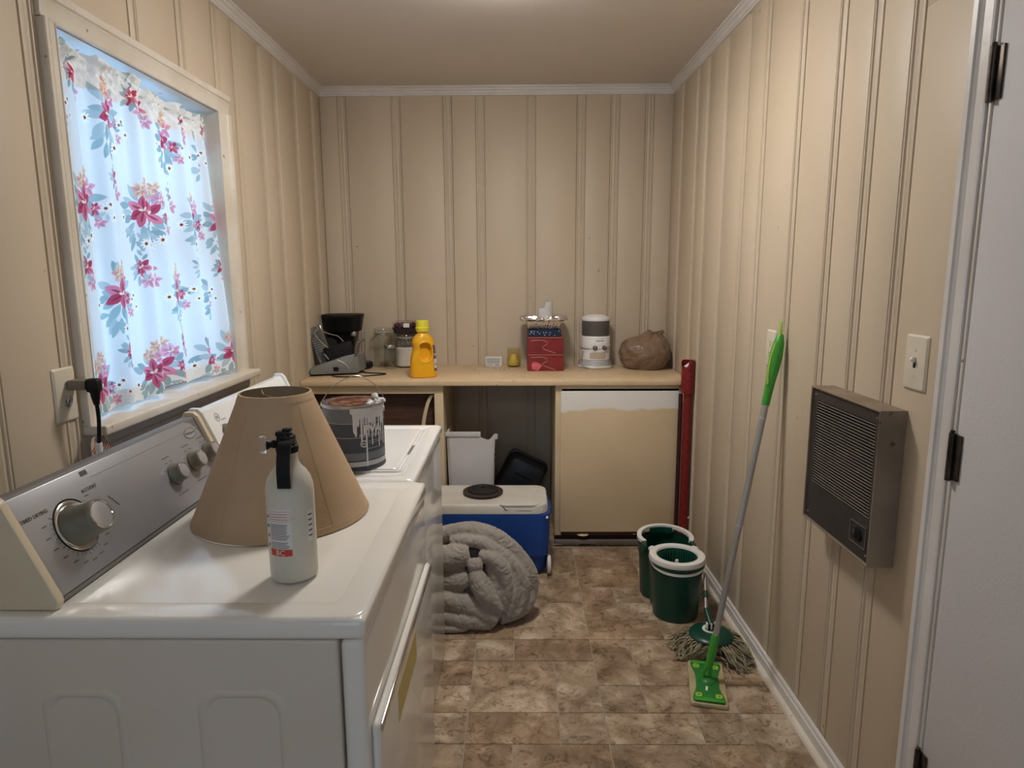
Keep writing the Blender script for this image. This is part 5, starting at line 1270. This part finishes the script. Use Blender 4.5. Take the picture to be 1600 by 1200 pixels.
b = box(-.400, -.388, FYa, FYb, .003, .622); 
for v in b.verts: v.co = Vector(yz(*v.co))
fin(b, 'side_wall', M['foam'], fb, angle=30)
b = box(-.388, -.15, FYb-th_, FYb, .003, .50)
for v in b.verts: v.co = Vector(yz(*v.co))
fin(b, 'back_wall', M['foam'], fb, angle=30)
b = box(-.39, -.15, FYa+.01, FYb-.01, .002, .014)
for v in b.verts: v.co = Vector(yz(*v.co))
fin(b, 'bottom', M['foam'], fb, angle=30)
b = box(-.406, -.214, FYa-.006, FYa+.001, .598, .624, .002, 2); fin(b, 'top_lip', M['foam'], fr_)
# dark tub leaning in the opening
db_ = thing('plastic_tub', 'dark plastic tub leaning on its side behind the cooler', 'tub', (.02, 3.62, .2))
tm = Matrix.Translation((-.024, 3.76, .242)) @ Matrix.Rotation(R(27), 4, 'Y') @ Matrix.Scale(.84, 4)
def tl(w, h, r, y): return [(p[0], y, p[1]) for p in rrect(w, h, r, 8)]
b = loft([tl(.225, .40, .035, -.075), tl(.245, .42, .04, -.070), tl(.262, .437, .045, -.02), tl(.275, .45, .05, .060), tl(.30, .475, .055, .062), tl(.303, .478, .055, .075), tl(.27, .445, .05, .072), tl(.24, .415, .04, -.06)])
b.transform(tm)
tb = fin(b, 'shell', M['tub'], db_, angle=40)
zmin = min((tb.matrix_basis @ v.co).z for v in tb.data.vertices)
for k in range(3):
    b = box(-.07, .07, -.0775, -.0745, -.11+k*.11, -.085+k*.11, .001); b.transform(tm); fin(b, 'base_rib', M['tub'], tb)
db_.location.z -= (.2+zmin)-.002

# wrapping paper roll in the gap by the wall
wr_ = thing('gift_wrap_roll', 'red plaid wrapping paper roll standing in the corner by the right cabinet', 'wrapping paper', (.862, 3.36, 0))
def roll(x0, y0_, z0, x1, y1_, z1, r, n=28, nz=40, zt=None):
    t = BM(); uv = t.loops.layers.uv.new('UVMap'); rows = []
    for j in range(nz+1):
        k = j/nz; row = []
        for i in range(n+1):
            a = 2*pi*i/n; topz = z1 if zt is None else zt(a)
            z = z0+(topz-z0)*k; q_ = (z-z0)/(z1-z0); rr = r(q_) if callable(r) else r
            row.append(t.verts.new((x0+(x1-x0)*q_+rr*math.cos(a), y0_+(y1_-y0_)*q_+rr*math.sin(a), z)))
        rows.append(row)
    for j in range(nz):
        for i in range(n):
            f = t.faces.new((rows[j][i], rows[j][i+1], rows[j+1][i+1], rows[j+1][i]))
            for lp_, (a, b_) in zip(f.loops, ((i, j), (i+1, j), (i+1, j+1), (i, j+1))): lp_[uv].uv = (a/n*.16, (z0+(z1-z0)*b_/nz))
    return t
fin(roll(.872, 3.375, .001, .866, 3.372, 1.0, .021), 'inner_roll', M['plaid'], wr_, angle=60)
o = fin(roll(.8625, 3.371, .862, .8615, 3.371, 1.030, .0335, zt=lambda a: 1.030-(.030*max(0, math.cos(a-R(215)))**2)), 'outer_sheet', M['plaid'], wr_, angle=60)
b = BM(); vs = [b.verts.new(p) for p in ((.834, 3.350, 1.003), (.858, 3.337, 1.024), (.852, 3.3365, 1.003), (.844, 3.340, .998))]; b.faces.new(vs); fin(b, 'folded_corner', M['paper'], wr_, smooth=False)
b = BM(); vs = [b.verts.new(p) for p in ((.885, 3.352, .20), (.897, 3.352, .196), (.887, 3.352, .186))]; b.faces.new(vs); fin(b, 'paper_scrap', M['paper'], wr_, smooth=False)
w2 = thing('gift_wrap_roll', 'thin dark maroon roll beside the red plaid wrapping paper roll', 'wrapping paper', (.846, 3.39, 0))
fin(lathe([(0, 0), (.011, 0), (.011, .85), (.009, .852), (.009, .80), (0, .80)], 24, (.8345, 3.392, .0005)), 'roll', mat('maroon_paper', (.05, .008, .01), .4), w2)

# ================================================================== COMFORTER
cf = thing('comforter', 'bundled grey comforter on the floor between the washer and the cooler', 'blanket', (-.15, 2.76, 0))
t = BM()
def blob(c, s_, rz=0, ry=0, rx=0):
    b = BM(); bmesh.ops.create_icosphere(b, subdivisions=4, radius=1)
    b.transform(Matrix.Translation(c) @ Matrix.Rotation(R(rz), 4, 'Z') @ Matrix.Rotation(R(ry), 4, 'Y') @ Matrix.Rotation(R(rx), 4, 'X') @ Matrix.Diagonal((*s_, 1))); merge(t, b)
def sweep(pts, r0, flat=.7): 
    pp = catmull(pts, 8); n = len(pp); rr = [r0*(1-.25*abs(2*i/(n-1)-1)**3)*(1+.08*math.sin(i*.9)) for i in range(n)]
    tube(pp, rr, 14, bm=t, flat=flat)
blob((-.22, 2.83, .185), (.22, .14, .165)); blob((-.34, 2.84, .18), (.15, .14, .16)); blob((-.10, 2.84, .15), (.13, .13, .13)); blob((-.22, 2.74, .10), (.20, .12, .09))
def fold(pts, r, flat=1.0, taper=.35, y=0):
    pp = catmull(pts, 8); n = len(pp); rr = []
    for k in range(n):
        q_ = k/(n-1); rr.append(r*(1-taper*abs(2*q_-1)**2.2)*(1+.025*math.sin(k*.45)))
    tube(pp, rr, 20, bm=t, flat=flat)
fold([(-.44, 2.74, .30), (-.377, 2.73, .325), (-.328, 2.73, .355), (-.26, 2.725, .372), (-.19, 2.72, .372), (-.100, 2.715, .340), (-.020, 2.71, .272), (.030, 2.70, .195), (.040, 2.69, .125), (.018, 2.66, .070), (-.035, 2.63, .045), (-.09, 2.61, .038)], .042, taper=.2)
fold([(-.296, 2.69, .345), (-.229, 2.67, .352), (-.160, 2.665, .340), (-.100, 2.66, .305), (-.032, 2.655, .250), (.005, 2.65, .195), (.012, 2.64, .128), (-.008, 2.625, .070), (-.050, 2.60, .045)], .030, taper=.25)
fold([(-.40, 2.665, .270), (-.33, 2.65, .283), (-.27, 2.645, .290), (-.215, 2.65, .300)], .056, taper=.3)
blob((-.190, 2.605, .268), (.034, .034, .034))
fold([(-.197, 2.600, .262), (-.178, 2.588, .218), (-.152, 2.578, .165), (-.118, 2.575, .112), (-.086, 2.580, .068)], .043, taper=.62)
fold([(-.175, 2.635, .300), (-.118, 2.625, .290), (-.076, 2.618, .250), (-.058, 2.612, .185), (-.062, 2.605, .120), (-.078, 2.60, .070)], .034, taper=.35)
fold([(-.125, 2.64, .27), (-.105, 2.625, .20), (-.095, 2.61, .13), (-.088, 2.60, .07)], .034, taper=.3)
fold([(-.014, 2.64, .235), (-.012, 2.628, .160), (-.030, 2.61, .065)], .022, taper=.3); fold([(-.040, 2.63, .20), (-.034, 2.605, .129), (-.052, 2.59, .045)], .020, taper=.3)
fold([(-.36, 2.65, .175), (-.30, 2.63, .190), (-.250, 2.62, .200), (-.215, 2.63, .215)], .046, taper=.4)
fold([(-.46, 2.62, .120), (-.36, 2.60, .122), (-.27, 2.592, .115), (-.19, 2.585, .090), (-.13, 2.575, .055), (-.10, 2.575, .035)], .046, taper=.3)
fold([(-.46, 2.60, .055), (-.36, 2.58, .055), (-.26, 2.572, .050), (-.17, 2.565, .040), (-.12, 2.57, .030)], .038, taper=.3)
fold([(-.46, 2.565, .018), (-.36, 2.548, .017), (-.28, 2.545, .016), (-.22, 2.55, .014)], .018, taper=.4)
for v in t.verts: v.co.z = max(v.co.z, .004)
o = fin(t, 'comforter_fabric', M['blanket'], cf)
rm = o.modifiers.new('r', 'REMESH'); rm.mode = 'VOXEL'; rm.voxel_size = .0040; rm.use_smooth_shade = True
sm = o.modifiers.new('s', 'SMOOTH'); sm.factor = .5; sm.iterations = 2
o = evald(o)
me = o.data; nrm = [v.normal.copy() for v in me.vertices]
for v, n_ in zip(me.vertices, nrm):
    p = v.co+Vector((-.15, 2.76, 0))
    d1_ = noise.noise(Vector((p.x*9, p.y*9, p.z*9)))
    q_ = p+Vector((d1_, 0, noise.noise(p*7+Vector((5, 5, 5)))))*.10
    w1_ = abs(noise.noise(Vector(((q_.x+q_.z)*8, q_.y*5, (q_.z-q_.x)*3.2)))); w2_ = abs(noise.noise(Vector(((q_.x*.8-q_.z)*26, q_.y*10, (q_.z+q_.x)*6)))); w3_ = noise.noise(q_*75)
    k = min(1, max(0, (p.z-.01)/.03))
    cr_ = abs(noise.noise(Vector(((p.x+p.z)*30+d1_*3, p.y*10, (p.z-p.x)*7+d1_*2)))); c2_ = abs(noise.noise(Vector(((p.x*.6-p.z)*44, p.y*14, (p.z+p.x)*13+d1_*3))))
    v.co += n_*(.004*d1_-.0030*(1-min(1, cr_*6))-.0016*(1-min(1, c2_*5)))*k
    if v.co.z < .0015: v.co.z = .0015
o['label'] = 'crumpled grey quilted fabric'

# ================================================================== SPIN-MOP BUCKET
bk = thing('mop_bucket', 'dark green spin-mop bucket with white rims by the right wall', 'bucket', (.665, 2.78, 0))
F0, B0 = Vector((.678, 2.712)), Vector((.668, 2.905)); RF, RB = .109, .120
MID = (F0+B0)/2
def outl(off=0, k=1.0, n=120, zf=0.):
    out = []
    for i in range(n):
        a = 2*pi*i/n; d = Vector((math.cos(a), math.sin(a))); best = 0
        for c_, r_ in ((F0, RF), (B0, RB), (MID+Vector((.006, 0)), RF-.006)):
            rr = (r_+off)*1.0; oc = MID-c_; bq = oc.dot(d); cq = oc.length_squared-rr*rr; disc = bq*bq-cq
            if disc > 0: best = max(best, -bq+math.sqrt(disc))
        p = MID+d*best
        out.append((MID.x+(p.x-MID.x)*k, MID.y+(p.y-MID.y)*k))
    return out
def bo(z, off, k=1): return [(x, y, z) for x, y in outl(off, k)]
HB = .268
fin(loft([bo(.0015, -.016), bo(.004, -.012), bo(.10, -.008), bo(.205, -.001), bo(.208, .003), bo(.218, .003), bo(.221, 0), bo(HB-.014, .001), bo(HB-.014, -.003), bo(.02, -.018)]), 'bucket_body', M['green'], bk, angle=30)
# white band below the collar at the front
def arc_band(c_, r0, z0, z1, a0, a1, th=.004, n=60, dz=lambda a: 0):
    L_ = []
    for i in range(n+1):
        a = a0+(a1-a0)*i/n; ca, sa = math.cos(a), math.sin(a)
        L_.append([(c_.x+ca*r0, c_.y+sa*r0, z0+dz(a)), (c_.x+ca*(r0+th), c_.y+sa*(r0+th), z0+dz(a)), (c_.x+ca*(r0+th), c_.y+sa*(r0+th), z1+dz(a)), (c_.x+ca*r0, c_.y+sa*r0, z1+dz(a))])
    return loft(L_)
fin(arc_band(F0, RF+.003, .222, .233, R(-205), R(25), .006, dz=lambda a: .030*max(0, -math.cos(a+pi/2))**1 if False else .022*(1-abs(math.sin(a)))**1.5), 'handle_bail', M['white'], bk, angle=30)
# white rim round the rear lobe
fin(arc_band(B0, RB-.012, HB-.004, HB+.010, R(-28), R(208), .020, 80, dz=lambda a: .008*max(0, math.sin(a))), 'rear_rim', M['white'], bk, angle=40)
fin(arc_band(B0, RB-.020, HB-.022, HB+.004, R(60), R(120), .008, 20, dz=lambda a: .006), 'pour_lip', M['green'], bk, angle=30)
# front spin basket and ring
def ringz(r0, r1, z, h): return [(r0, z), (r0+.003, z+h), ((r0+r1)/2, z+h+.002), (r1-.004, z+h), (r1, z-.006), (r1-.002, z-.012)]
rg = fin(lathe(ringz(.086, RF+.012, HB-.004, .009), 72, (F0.x, F0.y, 0)), 'basket_ring', M['white'], bk)
for sgn, a in ((1, R(38)), (-1, R(142))):
    cx_, cy_ = F0.x+(RF+.004)*math.cos(a), F0.y+(RF+.004)*math.sin(a)
    b = box(-.018, .018, -.016, .016, HB-.010, HB+.007, .005, 2); b.transform(Matrix.Translation((cx_, cy_, 0)) @ Matrix.Rotation(a, 4, 'Z')); fin(b, 'ring_lug', M['white'], rg)
bs_ = fin(lathe([(.0875, HB-.002), (.085, HB-.01), (.080, HB-.11), (.074, HB-.125), (0, HB-.125), (0, HB-.129), (.077, HB-.129), (.088, HB-.01)], 64, (F0.x, F0.y, 0)), 'spin_basket', M['green'], bk, angle=40)
for k in range(44):
    a = 2*pi*k/44; b = box(.0795, .0840, -.0015, .0015, HB-.110, HB-.012); b.transform(Matrix.Translation((F0.x, F0.y, 0)) @ Matrix.Rotation(a, 4, 'Z')); fin(b, 'basket_rib', mat('basket_rib_green', (.02, .13, .085), .4) if k == 0 else bpy.data.materials['basket_rib_green'], bs_, smooth=False)
fin(lathe([(0, HB-.020), (.006, HB-.021), (.008, HB-.026), (.008, HB-.06), (.016, HB-.075), (.018, HB-.124)], 24, (F0.x, F0.y, 0)), 'center_post', M['white'], bs_)
fin(lathe([(RF+.0015, HB-.032), (RF+.009, HB-.030), (RF+.009, HB-.012), (RF+.002, HB-.010)], 64, (F0.x, F0.y, 0), a0=R(-215), a1=R(35)), 'collar', M['green'], bk)
for sgn, a in ((1, R(-8)), (-1, R(188))):
    cx_, cy_ = B0.x+(RB-.004)*math.cos(a), B0.y+(RB-.004)*math.sin(a)-.05
    b = box(-.010, .010, -.034, .034, HB-.03, HB+.006, .006, 2); b.transform(Matrix.Translation((cx_-sgn*.006, cy_, 0))); fin(b, 'handle_hinge', M['green'], bk)

# ================================================================== ROUND STRING MOP
mx_, my_ = .752, 2.425
sm_ = thing('string_mop', 'round string mop with a green disc head on the floor beside the baseboard', 'mop', (mx_, my_, 0))
hd_ = fin(lathe([(0, .052), (.070, .052), (.0835, .058), (.085, .066), (.080, .073), (.060, .079), (.025, .082), (0, .082)], 64, (mx_, my_, 0)), 'mop_head', M['green'], sm_)
fin(lathe([(.020, .0815), (.026, .085), (.0315, .0845), (.033, .081)], 40, (mx_, my_+.010, 0)), 'white_collar', M['white'], hd_)
jn = Vector((mx_+.002, my_+.012, .085))
for dx in (-.016, .0, .016): fin(box(jn.x+dx-.003, jn.x+dx+.003, jn.y-.009, jn.y+.009, jn.z-.004, jn.z+.022, .002), 'joint_fork', M['white'], hd_)
b = tube([(jn.x, jn.y, jn.z+.008), (jn.x-.002, jn.y+.030, jn.z+.026), (jn.x-.004, jn.y+.065, jn.z+.047)], [.015, .012, .009], 16); fin(b, 'joint_socket', M['green'], sm_)
pA = Vector((jn.x-.004, jn.y+.065, jn.z+.047)); pB = Vector((.784, 2.652, .209))
fin(tube([pA, pA+(pB-pA)*.5, pB], .0065, 12), 'pole', M['alu'], sm_)
fin(tube([pA+(pB-pA)*.30, pA+(pB-pA)*.48], [.010, .010], 14), 'pole_clip', M['green'], sm_)
t = BM(); g = random.Random(21)
for k in range(230):
    a = g.uniform(0, 2*pi); lay = g.random(); L0 = g.uniform(.062, .100)+(.020 if -1.9 < (a if a < pi else a-2*pi) < -.3 else 0)
    ra = g.uniform(.055, .082); z0 = .050+.012*lay; w = g.uniform(-.35, .35)
    pts = []
    for j in range(9):
        q_ = j/8; rr = ra+L0*q_; aa = a+w*q_*q_+.05*math.sin(q_*9+k)
        z = max(.0035+.020*lay*(1-q_*.4), z0*(1-q_**1.3*.95)+.012*math.sin(q_*pi)*lay)
        x = mx_+rr*math.cos(aa); y = my_+rr*math.sin(aa)
        lim = xr(y)-.036
        if x > lim: z += (x-lim)*.55*(.5+lay); y -= (x-lim)*.5; x = lim-.004*lay
        if x < .775 and y < 2.342: y = 2.342+.006*lay
        pts.append((x, y, max(z, .0035)))
    tube(pts, g.uniform(.0028, .0036), 5, bm=t)
fin(t, 'strands', M['cotton'], sm_, angle=80)['kind'] = 'stuff'

# ================================================================== FLAT MOP
fm = thing('flat_mop', 'flat mop with a bright green handle leaning against the right wall', 'mop', (.673, 2.20, 0))
FM = Matrix.Translation((.674, 2.192, 0)) @ Matrix.Rotation(R(-11.5), 4, 'Z')
def fl_(w, h, r, z, wob=0):
    return [(p[0]*(1-wob*(1-min(1, abs(p[1])/(h*.30)))*.0)+0, p[1], z) for p in rrect(w, h, r, 8)]
b = loft([fl_(.124, .262, .012, .0012), fl_(.128, .266, .013, .006), fl_(.124, .262, .012, .0125)])
for v in b.verts: v.co.z += .002*noise.noise(Vector((v.co.x*30, v.co.y*30, 1))) if v.co.z > .004 else 0
b.transform(FM); fin(b, 'pad', M['pad'], fm)
# plate: waisted outline
pl = []
for k in range(24): y = -.118+.236*k/23; pl.append((.050-.014*math.exp(-((y)/.045)**2)+.004*math.cos(y*60), y))
pl = pl+[(-x, y) for x, y in pl[::-1]]
b = prism(pl, .0128, .018, 'xy', r=.0015); b.transform(FM); plt = fin(b, 'plate', M['midgreen'], fm)
for y in (-.112, .112):
    b = box(-.050, .050, y-.010, y+.010, .0175, .022, .003, 2); b.transform(FM); fin(b, 'end_bar', M['lime'], plt)
for x, y in ((-.034, -.088), (.034, -.088), (-.034, .088), (.034, .088)):
    b = loft([[(x+p[0]*s_, y+p[1]*s_, z) for p in rrect(.024, .024, .008, 4)] for z, s_ in ((.0178, 1), (.0205, .95))]); b.transform(FM); gr_ = fin(b, 'cloth_grip', M['yellowgreen'], plt)
    b = box(x-.0065, x+.0065, y-.001, y+.001, .0204, .0209); box(x-.001, x+.001, y-.0065, y+.0065, .0204, .0209, bm=b); b.transform(FM); fin(b, 'grip_slot', M['midgreen'], gr_, smooth=False)
b = box(-.004, .004, -.058, -.034, .0178, .0184); b.transform(FM @ Matrix.Rotation(R(-6), 4, 'Z')); fin(b, 'white_mark', M['white'], plt, smooth=False)
b = lathe([(0, .018), (.030, .018), (.026, .024), (.018, .030), (.0, .031)], 28); b.transform(FM); fin(b, 'swivel_base', M['midgreen'], plt)
A = Vector((.674, 2.198, .036)); top_ = RWM @ Vector((-.021, -1.735, 1.265)); d_ = (top_-A); L_ = d_.length; d_.normalize()
for s_ in (-1, 1):
    b = tube([A+Vector((s_*.013, 0, -.010)), A+Vector((s_*.013, 0, .008)), A+d_*.045+Vector((s_*.006, 0, 0))], [.006, .0065, .007], 10); fin(b, 'yoke_arm', M['lime'], fm)
fin(tube([A+d_*.035, A+d_*.06, A+d_*.145, A+d_*.155], [.012, .0145, .0145, .0125], 20), 'lower_socket', M['lime'], fm)
zr = .80
p_ = lambda k: A+d_*(L_*k)
fin(tube([p_(.11), p_(.45)], .0108, 18), 'pole_section', M['alu'], fm); fin(tube([p_(.45), p_(.80)], .0116, 18), 'pole_section', M['alu'], fm)
for k in (.449, .76): fin(tube([p_(k), p_(k+.006)], .0126, 18), 'pole_joint', M['silver'], fm)
gp = [p_(.80), p_(.83), p_(.87), p_(.90), p_(.94), p_(.975), p_(.995), p_(1.0)]
hgr = fin(tube(gp, [.0135, .014, .016, .0195, .0215, .018, .011, .006], 22), 'hand_grip', M['lime'], fm)
sd1 = Vector((-1, 0, .1)).normalized()
fin(tube(catmull([p_(.86)-Vector((.012, .010, 0)), p_(.90)-Vector((.0175, .008, 0)), p_(.94)-Vector((.0185, .009, 0)), p_(.975)-Vector((.014, .009, 0))], 5), .0045, 10), 'grip_inlay', M['yellowgreen'], hgr)
fin(tube(catmull([p_(.985)+Vector((0, -.006, .002)), p_(1.005)+Vector((-.004, -.008, .012)), p_(1.02)+Vector((-.004, .002, .018)), p_(1.008)+Vector((0, .010, .006)), p_(.985)+Vector((0, .008, 0))], 6), .0034, 10), 'hanging_loop', M['yellowgreen'], hgr)
